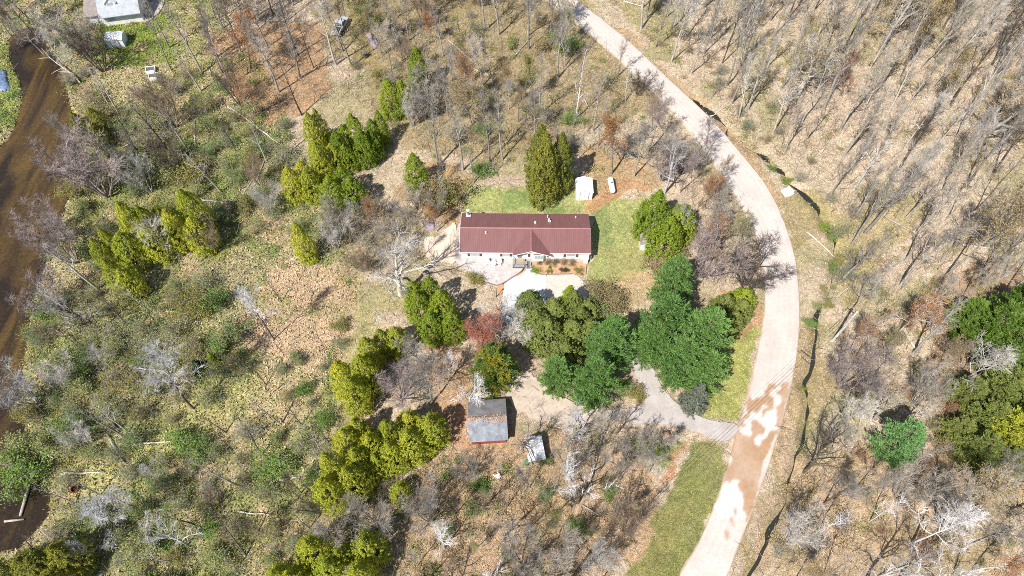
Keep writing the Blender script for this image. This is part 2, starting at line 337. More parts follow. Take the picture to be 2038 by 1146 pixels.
# base colours of the ground, zone by zone (what lies there: leaf litter, reeds, turf, moss)
ZONES = [
 ([(-300, -200), (430, -200), (470, 250), (640, 420), (700, 520), (760, 700), (700, 960), (620, 1300), (-300, 1300)], (.43, .385, .19), .75),   # wetland floor
 ([(150, 280), (560, 200), (580, 420), (450, 480), (200, 480)], (.34, .34, .14), .6),
 ([(160, 0), (330, 30), (345, 120), (260, 130), (200, 100)], (.24, .32, .05), .9),
 ([(-60, 90), (30, 90), (40, 220), (-60, 300)], (.3, .36, .1), .9),
 ([(560, 520), (650, 540), (720, 620), (660, 700), (560, 740), (470, 700), (470, 600)], (.58, .43, .29), .9),  # reeds
 ([(420, 60), (640, 40), (650, 190), (520, 230), (430, 180)], (.47, .31, .185), .9),
 ([(500, 700), (640, 740), (560, 860), (480, 920), (420, 850)], (.5, .41, .24), .75),
 ([(280, 830), (480, 760), (520, 830), (350, 900), (260, 900)], (.46, .43, .19), .85),
 ([(90, 940), (260, 920), (250, 1000), (130, 1030)], (.45, .42, .19), .8),
 ([(500, 1050), (700, 960), (760, 1000), (640, 1146), (480, 1146)], (.42, .34, .17), .7),
 ([(640, 560), (820, 560), (830, 620), (700, 640), (650, 620)], (.36, .33, .15), .7),
 ([(700, -100), (1090, -100), (1300, 210), (1000, 330), (800, 300), (720, 160)], (.36, .285, .155), .8),
 ([(640, 0), (800, 0), (760, 120), (660, 110)], (.36, .29, .13), .7),
 ([(930, 372), (1145, 378), (1185, 400), (1290, 392), (1290, 470), (1300, 520), (1250, 560), (1170, 570), (1168, 520), (1183, 510), (1183, 425), (925, 420)], (.36, .39, .15), .95),  # lawn
 ([(1000, 382), (1120, 382), (1140, 412), (1000, 415)], (.22, .30, .10), .8),
 ([(1185, 400), (1230, 400), (1225, 470), (1190, 480)], (.24, .30, .12), .7),
 ([(1190, 480), (1260, 480), (1250, 540), (1190, 545)], (.36, .34, .15), .7),
 ([(1200, 545), (1300, 520), (1320, 570), (1260, 600), (1190, 590)], (.5, .37, .2), .8),
 ([(1180, 365), (1300, 370), (1300, 395), (1180, 398)], (.5, .28, .15), .85),
 ([(840, 330), (930, 340), (930, 440), (880, 450), (820, 400)], (.47, .31, .17), .85),
 ([(1150, 300), (1300, 300), (1320, 380), (1150, 360)], (.45, .31, .17), .8),
 ([(1490, 640), (1512, 655), (1490, 770), (1466, 832), (1400, 832), (1350, 800), (1400, 720)], (.36, .375, .12), .95),
 ([(1460, 600), (1515, 620), (1505, 665), (1440, 665)], (.52, .31, .19), .8),
 ([(1385, 878), (1440, 890), (1450, 940), (1350, 1160), (1230, 1180), (1290, 1060), (1345, 960)], (.235, .245, .085), .97),
 ([(1310, 1040), (1390, 1010), (1340, 1146), (1260, 1146)], (.27, .25, .10), .7),
 ([(1240, 850), (1380, 858), (1390, 885), (1330, 930), (1240, 910)], (.25, .28, .1), .85),
 ([(1385, 868), (1400, 885), (1330, 960), (1300, 960)], (.5, .28, .16), .85),
 ([(860, 850), (1240, 900), (1320, 980), (1270, 1146), (860, 1200), (840, 980)], (.51, .355, .225), .85),
 ([(1000, 950), (1130, 960), (1200, 1100), (1000, 1060)], (.44, .33, .19), .5),
 ([(700, 960), (860, 960), (880, 1146), (700, 1146)], (.41, .31, .17), .7),
 ([(870, 640), (940, 640), (940, 900), (880, 860)], (.48, .3, .18), .8),
 ([(1000, 760), (1050, 830), (1010, 900), (1000, 830)], (.44, .36, .14), .8),
 ([(1020, 700), (1080, 640), (1090, 760), (1240, 820), (1130, 860), (1030, 830), (1000, 770)], (.5, .4, .31), .8),
 ([(1540, 380), (1640, 370), (1650, 440), (1600, 500), (1600, 700), (1560, 900), (1500, 1060), (1480, 1146), (1440, 1160), (1530, 960), (1600, 700), (1598, 520)], (.37, .3, .15), .8),
 ([(1500, 700), (1640, 640), (1640, 720), (1560, 1000), (1500, 1146), (1480, 1146), (1560, 900)], (.42, .3, .18), .55),
 ([(1160, 0), (1400, 200), (1550, 350), (1600, 400), (1540, 390), (1400, 250), (1240, 90)], (.47, .34, .21), .85),
 ([(1220, 0), (1330, 0), (1370, 120), (1300, 110)], (.31, .3, .11), .6),
 ([(1600, 400), (1750, 340), (1850, 420), (1750, 560), (1670, 480)], (.42, .35, .17), .7),
 ([(1640, 360), (1700, 355), (1760, 395), (1680, 420)], (.53, .43, .33), .8),
 ([(1580, 900), (1760, 880), (2040, 940), (2040, 1200), (1500, 1200)], (.47, .33, .2), .6),
 ([(1860, 540), (2060, 540), (2060, 920), (1880, 920), (1840, 700)], (.33, .22, .13), .7),
 ([(1800, 1030), (2040, 1000), (2040, 1146), (1800, 1146)], (.42, .34, .2), .6),
]
LITTER = np.array((.55, .45, .34))
def zone_colour(P):
    X, Y = P[:, 0], P[:, 1]
    W = P + np.c_[(fbm(X, Y, 7, 11) - .5) * 9, (fbm(X, Y, 7, 17) - .5) * 9]
    W2 = P + np.c_[(fbm(X, Y, 3, 51) - .5) * 2.0, (fbm(X, Y, 3, 57) - .5) * 2.0]
    C = np.tile(LITTER, (len(P), 1)); t = fbm(X, Y, 13, 23)[:, None]
    C = C * (.86 + .28 * t) * np.c_[np.ones(len(P)), .96 + .08 * fbm(X, Y, 6, 31), np.ones(len(P))]
    # patches of moss and dead grass
    g = np.clip((fbm(X, Y, 8, 41) - .56) * 9, 0, 1)[:, None] * .55; C = C * (1 - g) + np.array((.33, .31, .14)) * g
    for i, (pg, c, a) in enumerate(ZONES):
        q = inside(W if a < .94 else W2, poly(pg)); k = np.where(q, a, 0)[:, None] * (.8 + .35 * fbm(X, Y, 4, 60 + i)[:, None]).clip(0, 1.0)
        C = C * (1 - k) + np.array(c) * k
    wet = inside(P, ZW[0]); g = np.clip((fbm(X, Y, 5, 71) - .5) * 7, 0, 1) * .6 * wet; g = g[:, None]
    C = C * (1 - g) + np.array((.22, .27, .07)) * g
    g = (np.clip((fbm(X, Y, 4, 81) - .6) * 9, 0, 1) * .7 * wet)[:, None]; C = C * (1 - g) + np.array((.5, .38, .24)) * g
    for i in (4, 5, 6, 7, 8): q = (np.where(inside(W, poly(ZONES[i][0])), .85, 0) * np.clip(fbm(X, Y, 3, 95) * 2.6 - .5, 0, 1))[:, None]; C = C * (1 - q) + np.array(ZONES[i][1]) * q
    g = (np.clip(1.2 - dist_line(P, DITCH) / 1.1, 0, 1) * np.clip(fbm(X, Y, 6, 91) * 2.4 - .8, 0, 1))[:, None] * .6; C = C * (1 - g) + np.array((.16, .19, .05)) * g
    q = inside(P, RIVER)[:, None]; C = np.where(q, np.array((.12, .08, .04)), C)
    g = (np.clip(1 - shore(P) / 1.4, 0, 1) * ~inside(P, RIVER))[:, None] * .5; C = C * (1 - g) + np.array((.3, .25, .14)) * g
    return C
ZW = [poly([(-100, -50), (420, -50), (560, 200), (640, 420), (720, 560), (690, 640), (640, 960), (560, 1200), (-100, 1200)])]

def build_ground():
    xs = np.r_[-3000, -1200, -500, -260, -190, np.arange(-150, 150.1, .55), 190, 260, 500, 1200, 3000]
    ys = np.r_[-3000, -1200, -400, -120, -40, -10, np.arange(4, 165.1, .55), 200, 300, 600, 1500, 4000]
    X, Y = np.meshgrid(xs, ys); P = np.c_[X.ravel(), Y.ravel()]; nx, ny = len(xs), len(ys)
    fine = (abs(P[:, 0]) < 151) & (P[:, 1] > 3) & (P[:, 1] < 166)
    Z = np.full(len(P), -.1); Z[fine] = ground_z(P[fine])
    i = np.arange((nx - 1) * (ny - 1)); a = (i // (nx - 1)) * nx + i % (nx - 1)
    me = npmesh('ground', np.c_[P, Z], np.c_[a, a + 1, a + nx + 1, a + nx], True)
    C = zone_colour(P); at_ = me.color_attributes.new('Col', 'FLOAT_COLOR', 'POINT')
    at_.data.foreach_set('color', np.c_[C, np.ones(len(C))].astype(np.float32).ravel())
    tag(link('ground', me, 'ground'), kind='structure')
build_ground()
wp = [(p[0], p[1]) for p in RIVER]
tag(slab('river', np.array(wp), -1.3, -.38, 'river_water'), kind='structure')

def build_road():
    n, K = 56, 760; L, Rr = resample(RLs, K), resample(RRs, K); t = np.linspace(0, 1, n + 1)
    P = (L[:, None] * (1 - t)[None, :, None] + Rr[:, None] * t[None, :, None]).reshape(-1, 2); T = np.tile(t, K); S = np.repeat(np.linspace(0, 1, K) * 190, n + 1)
    X, Y = P[:, 0], P[:, 1]; e = np.minimum(T, 1 - T)
    wob = fbm(S, T * 0 + 3, 9, 301) * .05; rut = np.exp(-((T - .27 - wob) / .035) ** 2) + np.exp(-((T - .43 - wob) / .035) ** 2) + np.exp(-((T - .6 - wob) / .035) ** 2) + np.exp(-((T - .77 - wob) / .035) ** 2)
    st = vnoise(S, T * 60, 1.0, 305) * .5 + vnoise(S * .12, T * 26, 1.0, 306) * .5
    Z = .02 + .06 * np.minimum(1, e * 6) - .012 * rut; Z = np.where(e < 1e-6, -.3, Z)
    V = (.95 + .1 * st) * (1 + .05 * rut * (.4 + fbm(X, Y, 6, 309))) * (1 - .09 * np.clip(fbm(X, Y, 3, 311) * 2.4 - 1.1, 0, 1))
    C = V[:, None] * np.array((1, .985, .97)); ridge = np.exp(-((e - .055) / .018) ** 2) * (.4 + .6 * fbm(S, T * 8, 3, 313)); C *= 1 + .1 * ridge[:, None]
    cr = np.clip((.05 * fbm(X, Y, 1.6, 315) * 1.6 + .012 - e) / .02, 0, 1)[:, None]; C = C * (1 - cr) + np.array((.78, .68, .55)) * cr
    W = P + np.c_[(fbm(X, Y, 1.1, 321) - .5) * 1.5, (fbm(X, Y, 1.1, 327) - .5) * 1.5]
    mz = lambda Q: smooth(poly([(1380 + x / 4.408, 740 + y / 4.408) for x, y in Q]), 4)
    mud = inside(W, mz([(690, 125), (760, 110), (835, 95), (838, 180), (818, 290), (790, 390), (748, 540), (700, 660), (640, 800), (600, 920), (540, 1120), (510, 1240), (478, 1300), (462, 1200), (430, 1150), (380, 1100), (350, 1040), (340, 990), (310, 990), (275, 1000), (285, 900), (325, 800), (350, 690), (330, 600), (385, 500), (440, 400), (470, 290), (520, 210), (590, 135)]))
    mud = np.where(mud & (T < .955), .62 + .38 * np.clip(fbm(X, Y, 2.4, 331) * 2.2 - .3, 0, 1), 0.0); mc = np.array((.7, .5, .33)) * (.92 + .16 * fbm(X, Y, 1.5, 335))[:, None]
    halo = np.clip(1 - np.abs(fbm(X, Y, 1.4, 341) - .5) * 5, 0, 1) * .35
    pale_patch = np.zeros(len(P))  # patches tinted paler than the rest of the road
    for Q in ([(432, 505), (470, 420), (500, 370), (560, 330), (598, 312), (600, 280), (645, 262), (655, 290), (608, 335), (598, 390), (640, 385), (660, 345), (730, 335), (738, 430), (700, 500), (640, 555), (590, 600), (566, 648), (532, 600), (590, 535), (604, 480), (550, 432), (512, 480), (498, 550), (462, 575)], [(690, 215), (730, 160), (770, 115), (772, 170), (748, 230), (760, 260), (720, 310), (684, 300), (700, 250)], [(560, 150), (640, 130), (610, 190), (570, 210), (540, 260), (520, 220)], [(300, 750), (318, 765), (280, 850), (255, 860), (270, 800)],
              [(350, 940), (395, 955), (400, 985), (380, 1040), (390, 1070), (440, 1110), (440, 1180), (455, 1260), (380, 1290), (250, 1270), (190, 1180), (240, 1060), (290, 970)]): pale_patch = np.maximum(pale_patch, inside(W, mz(Q)) * 1.0)
    for px, py, r_ in ((1463, 1018, .35), (1455, 1034, .3), (1459, 1042, .25), (1446, 1064, .5)): c = at(px, py); mud = np.maximum(mud, (np.hypot((X - c[0]) * 1.5, (Y - c[1]) * .7) < r_) * .8); pale_patch = np.where(np.hypot((X - c[0]) * 1.5, (Y - c[1]) * .7) < r_, 0, pale_patch)
    m_ = (mud * (1 - pale_patch))[:, None]; C = C * (1 - m_) + mc * m_; q_ = (pale_patch * .9)[:, None]; C = C * (1 - q_) + np.array((1.14, 1.17, 1.2)) * (.97 + .06 * st)[:, None] * q_
    for _ in range(3): G = C.reshape(K, n + 1, 3); H_ = G.copy(); H_[1:-1, 1:-1] = .5 * G[1:-1, 1:-1] + .125 * (G[:-2, 1:-1] + G[2:, 1:-1] + G[1:-1, :-2] + G[1:-1, 2:]); C = H_.reshape(-1, 3)
    P = P + np.c_[np.where(e < 1e-6, (fbm(X, Y, 1.2, 351) - .5) * .9, 0), np.zeros(len(P))]
    i = np.arange((K - 1) * n); a = (i // n) * (n + 1) + i % n
    me = npmesh('road', np.c_[P, Z], np.c_[a, a + 1, a + n + 2, a + n + 1], True); at_ = me.color_attributes.new('Col', 'FLOAT_COLOR', 'POINT'); at_.data.foreach_set('color', np.c_[C, np.ones(len(C))].astype(np.float32).ravel())
    return tag(link('road', me, 'road_gravel'), kind='structure')
build_road()
tag(slab('driveway', smooth(DRIVES['drive'], 6, True, .06, 5), -.3, .03, 'drive_gravel'), kind='structure')
tag(slab('gravel_turnaround', smooth(poly([(1012, 770), (1045, 742), (1072, 755), (1105, 786), (1180, 812), (1216, 816), (1212, 831), (1170, 842), (1120, 846), (1062, 830), (1018, 804)]), 6, True, .14, 6), -.3, .022, 'lot_gravel'), kind='structure')
pad = tag(slab('concrete_driveway', PAD, -.3, .06, 'concrete_white'), kind='structure')
patio = tag(slab('patio', np.r_[smooth(PATIO[2:], 5, False), PATIO[:2]], -.3, .12, 'concrete_stamped'), kind='structure')
tag(slab('side_path', SIDEWALK, -.3, .104, 'drive_gravel'), kind='structure')
tag(slab('paved_parking', smooth(PAVERS, 4), -.3, .045, 'pavers'), kind='structure')
tag(slab('sand_path', SANDP + RNG.normal(0, .08, SANDP.shape), -.3, .015, 'sand'), kind='structure')
tag(slab('garden_bed', BED, -.3, .05, 'mulch'), kind='structure')
e_ = MB(); L_ = smooth(PATIO[2:8], 6, False); e_.tube([(p[0], p[1], .12) for p in L_], .09, 6); tag(e_.build('patio_edging', 'brick_edge'), 'dark curved edging along the patio beside the white driveway', 'edging')
e_ = MB(); L_ = smooth(poly([(1061, 530), (1064.5, 541), (1072, 545.5), (1088, 546.5), (1140, 545.5)]), 5, False); e_.tube([(p[0], p[1], .1) for p in L_], .08, 6); tag(e_.build('garden_edging', 'brick_edge'), 'thin dark edging round the flower bed in front of house', 'edging')
tag(slab('leaf_drift', smooth(poly([(1040, 541), (1046, 531), (1047, 537), (1036, 547), (1022, 551)]), 3), -.1, .075, 'leaf_drift'), 'orange leaf drift between curved patio edge and white walk', 'leaves', kind='stuff')
tag(slab('leaf_drift', smooth(poly([(989, 570), (1002, 566), (1000, 582), (990, 585)]), 3), -.1, .075, 'leaf_drift'), 'orange leaf drift at the lower tip of patio', 'leaves', kind='stuff')
for nm in ('river', ): pass
dm = MB(); wd_ = np.clip(vnoise(np.arange(221.), np.zeros(221), 4, 411) * 1.5 - .35, 0, 1); yy_ = np.array([topx(*p)[1] for p in DITCH]); wd_ = wd_ * np.r_[np.where(yy_ < 420, 1.5, np.where(yy_ < 640, .7, .55)), .5]  # dark water, widened up the ditch to stand in for the channel's shade
for k in range(len(DITCH) - 1):
    a, b = DITCH[k], DITCH[k + 1]; d = (b - a) / np.linalg.norm(b - a); nn = np.array((-d[1], d[0])); na, nb = nn * (.02 + .55 * wd_[k]), nn * (.02 + .55 * wd_[k + 1])
    dm.add([(*(a - na), -.56), (*(a + na), -.56), (*(b + nb), -.56), (*(b - nb), -.56)], [(0, 1, 2, 3)])
tag(dm.build('ditch_water_shade', 'ditch_water_shade'), kind='structure')

# ------------------------------------------------------------------ buildings
def cards(P, Dr, ln, wd, rg, Nn=None):
    """one small leaf quad at each P along direction Dr"""
    n = len(P); Dr = Dr / (np.linalg.norm(Dr, axis=1)[:, None] + 1e-9); u = np.cross(Dr, rg.normal(0, 1, (n, 3)) if Nn is None else Nn + rg.normal(0, .35, (n, 3))); u /= np.linalg.norm(u, axis=1)[:, None] + 1e-9
    ln = ln * rg.uniform(.6, 1.3, (n, 1)); wd = wd * rg.uniform(.6, 1.3, (n, 1))
    V = np.stack([P - u * wd * .35, P + u * wd * .35, P + Dr * ln + u * wd * .5, P + Dr * ln - u * wd * .5], 1).reshape(-1, 3)
    return V, np.arange(n * 4).reshape(-1, 4)
def ribbed(mb, x0, x1, y0, z0, y1, z1, step, h=.016, wd=.04, th=.05):
    """ribbed metal sheet from the eave (y0,z0) up to the ridge (y1,z1)"""
    xs = [(x0, 0)]; x = x0 + step * .5
    while x < x1 - wd: xs += [(x - wd, 0), (x - wd * .5, h), (x + wd * .5, h), (x + wd, 0)]; x += step
    xs.append((x1, 0)); n = len(xs)
    V = [(x, y0, z0 + e) for x, e in xs] + [(x, y1, z1 + e) for x, e in xs]; mb.add(V, [(i, i + 1, n + i + 1, n + i) for i in range(n - 1)])
    mb.add([(x0, y0, z0 - th), (x1, y0, z0 - th), (x1, y1, z1 - th), (x0, y1, z1 - th), (x0, y0, z0), (x1, y0, z0), (x1, y1, z1), (x0, y1, z1)], [(0, 1, 5, 4), (0, 3, 2, 1), (1, 2, 6, 5), (0, 4, 7, 3)])
def window(root, x, y, z0, w_, h_, shutters=True, panes=2):
    f = MB(); t = .07
    f.box(x - w_ / 2 - t, x + w_ / 2 + t, y - .06, y, z0 - t, z0); f.box(x - w_ / 2 - t, x + w_ / 2 + t, y - .06, y, z0 + h_, z0 + h_ + t)
    f.box(x - w_ / 2 - t, x - w_ / 2, y - .06, y, z0, z0 + h_); f.box(x + w_ / 2, x + w_ / 2 + t, y - .06, y, z0, z0 + h_)
    wdw = f.build('window', 'trim_white', root)
    for k in range(panes):
        a = x - w_ / 2 + k * w_ / panes; MB().box(a + .02, a + w_ / panes - .02, y - .03, y - .002, z0, z0 + h_).build('pane', 'glass', wdw)
    if shutters:
        for s in (-1, 1):
            cx = x + s * (w_ / 2 + .3); MB().box(cx - .18, cx + .18, y - .045, y - .001, z0 - .1, z0 + h_ + .1).build('shutter', 'shutter', root)

def main_house():
    r = empty('house', (2.13, 66.3, 0), R(-.55)); tag(r, 'long white one-storey house with reddish-brown ribbed metal roof', 'house')
    zs, ze, zr = .55, 2.85, 4.1; hx, hy = 10.28, 3.52
    MB().box(-hx + .03, hx - .03, -hy + .03, hy - .03, -.3, zs).build('skirting', 'skirt', r)
    wb = MB(); wb.prism([(-hy, zs), (hy, zs), (hy, ze), (0, zr - .12), (-hy, ze)], 'x', -hx, hx); wb.build('wall', 'siding_white', r)
    y0 = 3.97
    sl = (zr - ze) / y0
    f = MB(); ribbed(f, -hx - .2, hx + .2, -y0, ze - .06, 0, zr, .3); f.build('roof', 'roof_red', r)
    b = MB(); ribbed(b, -hx - .2, hx + .2, y0, ze - .06, 0, zr, .3); b.build('roof', 'roof_red', r)
    MB().prism([(-.14, zr - .01), (0, zr + .06), (.14, zr - .01)], 'x', -hx - .22, hx + .22).build('ridge_cap', 'ridge_red', r)
    MB().box(-hx - .2, 1.0 - 3.0, -y0 - .07, -y0, ze - .2, ze - .07).build('gutter', 'trim_white', r)
    MB().box(1.0 + 3.0, hx + .2, -y0 - .07, -y0, ze - .2, ze - .07).build('gutter', 'trim_white', r)
    for s in (-1, 1):
        t_ = MB(); t_.prism([(-y0, ze - .26), (0, zr - .2), (y0, ze - .26), (y0, ze - .12), (0, zr - .06), (-y0, ze - .12)], 'x', s * (hx + .19), s * (hx + .235)); t_.build('rake_trim', 'trim_white', r)
    # cross gable with its bay
    gx, gw = .95, 2.95
    for s in (-1, 1):
        g = MB(); step = .3; y = -4.5; V = []
        ys = [(-4.5, 0)]; yy = -4.35
        while yy < -.1: ys += [(yy - .05, 0), (yy - .025, .035), (yy + .025, .035), (yy + .05, 0)]; yy += step
        ys.append((-.02, 0)); n = len(ys)
        g.add([(gx, y, zr - .03 + e) for y, e in ys] + [(gx + s * gw, y, ze - .03 + e) for y, e in ys], [(i, i + 1, n + i + 1, n + i) for i in range(n - 1)])
        g.add([(gx, -4.5, zr - .03), (gx + s * gw, -4.5, ze - .03), (gx + s * gw, -4.5, ze - .09), (gx, -4.5, zr - .09)], [(0, 1, 2, 3)])
        g.build('gable_roof', 'roof_red', r)
        t_ = MB(); t_.prism([(gx + s * gw, ze - .28), (gx, zr - .28), (gx, zr - .1), (gx + s * gw, ze - .1)], 'y', -4.5, -4.44); t_.build('gable_trim', 'trim_white', r)
    MB().prism([(gx - .1, zr - .01), (gx, zr + .04), (gx + .1, zr - .01)], 'y', -4.5, 0).build('ridge_cap', 'ridge_red', r)
    gb = MB(); gb.prism([(gx - 2.6, ze - .1), (gx + 2.6, ze - .1), (gx + 2.2, ze + .1), (gx, zr - .22), (gx - 2.2, ze + .1)], 'y', -4.1, -3.4); gb.build('gable_wall', 'siding_pale', r)
    bay = MB(); bay.prism([(gx + .05, -hy), (gx + .5, -4.05), (gx + 2.0, -4.05), (gx + 2.45, -hy)], 'z', .5, 2.5); by = bay.build('bay', 'siding_white', r)
    br = MB(); br.add([(gx - .05, -hy, 2.5), (gx + .45, -4.15, 2.5), (gx + 2.05, -4.15, 2.5), (gx + 2.55, -hy, 2.5), (gx + .5, -hy, 2.74), (gx + 2.0, -hy, 2.74)], [(0, 1, 4), (1, 2, 5, 4), (2, 3, 5), (0, 3, 2, 1), (0, 4, 5, 3)]); br.build('bay_roof', 'roof_red', r)
    for k in range(3):
        a = gx + .58 + k * .46; MB().box(a, a + .4, -4.08, -4.052, 1.2, 2.2).build('pane', 'glass', by)
    for cx in (gx - .28, gx + 2.75): MB().box(cx - .18, cx + .18, -hy - .045, -hy - .001, 1.1, 2.4).build('shutter', 'shutter', r)
    for x, w_ in ((-8.1, 1.35), (-3.05, .95), (7.4, 1.4)): window(r, x, -hy, 1.25, w_, 1.05)
    for x in (-8, -4.6, -.5, 3.2, 6.8, 9.1): window(r, -x, -hy, 1.25, .01, .01, False, 1) if False else None
    d = MB(); d.box(-1.3, -.35, -hy - .05, -hy, .62, 2.62); dr = d.build('door', 'trim_white', r)
    MB().box(-1.18, -.47, -hy - .075, -hy - .052, .75, 2.5).build('door_glass', 'door_teal', dr); MB().box(-.44, -.38, -hy - .11, -hy - .05, 1.5, 1.6).build('handle', 'steel', dr)
    # flue and roof vents
    fl = MB().tube([(-9.35, 3.3, 2.9), (-9.35, 3.3, 4.35)], .17, 12).build('chimney_flue', 'steel', r); MB().tube([(-9.35, 3.3, 4.36), (-9.35, 3.3, 4.42), (-9.35, 3.3, 4.56)], [.3, .3, .1], 12).build('flue_cap', 'white_metal', fl)
    MB().box(-9.7, -9.0, 2.9, 3.7, 3.02, 3.12).build('flue_flashing', 'white_metal', r)
    for x, y, hh, rr in ((-6.3, -.9, .35, .12), (1.65, 1.35, .32, .17), (3.85, 1.9, .5, .15), (4.1, 1.7, .25, .12), (3.7, 3.0, .4, .1), (8.3, 2.9, .3, .1)):
        z = zr - abs(y) * sl; MB().tube([(x, y, z - .1), (x, y, z + hh), (x, y, z + hh + .08)], [rr, rr, rr * .6], 10).build('roof_vent', 'white_plastic', r)
    MB().box(hx - .05, hx + .05, -hy - .12, -hy - .02, 0, 2.7).build('downspout', 'trim_white', r)
    MB().box(hx - .75, hx - .1, -hy - .5, -hy - .08, -.1, .75).build('meter_box', 'trim_white', r)
    MB().box(hx + .22, hx + .55, -3.2, -2.6, -.1, .8).build('heat_pump', 'steel', r)
    return r
house = main_house()
HB = Matrix.Rotation(R(-.55), 4, 'Z'); HB.translation = (2.13, 66.3, 0)
def hp(x, y, z=0): return HB @ Vector((x, y, z))
# porch deck and steps
r = empty('porch_deck', hp(0, 0), R(-.55)); tag(r, 'small grey wooden porch deck with steps at front door', 'deck')
for k in range(9): MB().box(-1.95, -.02, -5.15 + k * .18, -5.0 + k * .18, .5, .56).build('deck_board', 'deck_grey', r)
MB().box(-1.9, -.08, -5.1, -3.56, -.1, .495).build('deck_frame', 'deck_dark', r)
for k in range(3): MB().box(.02 + k * .34, .34 + k * .34, -5.15, -3.9, -.1, .44 - k * .13).build('step', 'deck_grey' if k != 1 else 'deck_dark', r)
for xx in (-1.93, -.05, .98): MB().box(xx - .04, xx + .04, -5.16, -5.08, .0, 1.35 if xx < 0 else .95).build('rail_post', 'deck_dark', r)
MB().box(-1.97, -.02, -5.17, -5.1, 1.3, 1.37).build('handrail', 'deck_grey', r); MB().box(-1.97, -1.9, -5.1, -3.56, 1.3, 1.37).build('handrail', 'deck_grey', r)
o = MB().box(-1.25, -.3, -4.1, -3.62, .565, .585).build('doormat', 'mat_orange'); o.matrix_world = HB; tag(o, 'orange doormat on the porch deck in front of the door', 'mat')
# garden furniture
def chair(name, loc, rz, label, grp):
    r = empty(name, loc, rz); tag(r, label, 'chair', grp)
    MB().box(-.3, .3, -.28, .3, .38, .44).build('seat', 'white_plastic', r)
    b = MB(); b.add([(-.3, .26, .44), (.3, .26, .44), (.3, .32, .44), (-.3, .32, .44), (-.26, .42, .98), (.26, .42, .98), (.26, .48, .98), (-.26, .48, .98)], [(0, 3, 2, 1), (4, 5, 6, 7), (0, 1, 5, 4), (1, 2, 6, 5), (2, 3, 7, 6), (3, 0, 4, 7)]); b.build('backrest', 'white_plastic', r)
    for s in (-1, 1):
        MB().box(s * .33 - .04, s * .33 + .04, -.28, .34, .6, .64).build('armrest', 'white_plastic', r)
        for y in (-.25, .25): MB().tube([(s * .28, y, .4), (s * .33, y * 1.15, 0)], .03, 6).build('leg', 'white_plastic', r)
    return r
p = hp(-6.0, -4.35); chair('patio_chair', (p.x, p.y, .12), R(8), 'white plastic chair left of round patio table', 'patio chairs')
p = hp(-4.15, -4.35); chair('patio_chair', (p.x, p.y, .12), R(-12), 'white plastic chair right of round patio table', 'patio chairs')
p = hp(-5.1, -4.6); r = empty('patio_table', (p.x, p.y, .12)); tag(r, 'round white table on the patio between two white chairs', 'table')
MB().tube([(0, 0, .68), (0, 0, .73)], .5, 20).build('tabletop', 'white_plastic', r); MB().tube([(0, 0, .02), (0, 0, .68)], .05, 8).build('pedestal', 'white_plastic', r); MB().tube([(0, 0, 0), (0, 0, .05)], [.3, .2], 12).build('base', 'white_plastic', r)
p = at(985, 942); c_ = chair('lawn_chair', (p[0], p[1], .1), R(60), 'toppled white chair lying in leaves left of rusty-roofed shed', None); c_.rotation_euler = (R(95), 0, R(40)); c_.location.z = .25
p = at(988, 590); r = empty('lamp_post', (p[0], p[1], 0)); tag(r, 'dark garden lamp post at the lower tip of patio', 'lamp post')
MB().tube([(0, 0, -.2), (0, 0, 1.9)], .05, 8).build('post', 'black', r); MB().tube([(0, 0, 1.9), (0, 0, 2.2), (0, 0, 2.32)], [.1, .14, .03], 8).build('lantern', 'steel', r)

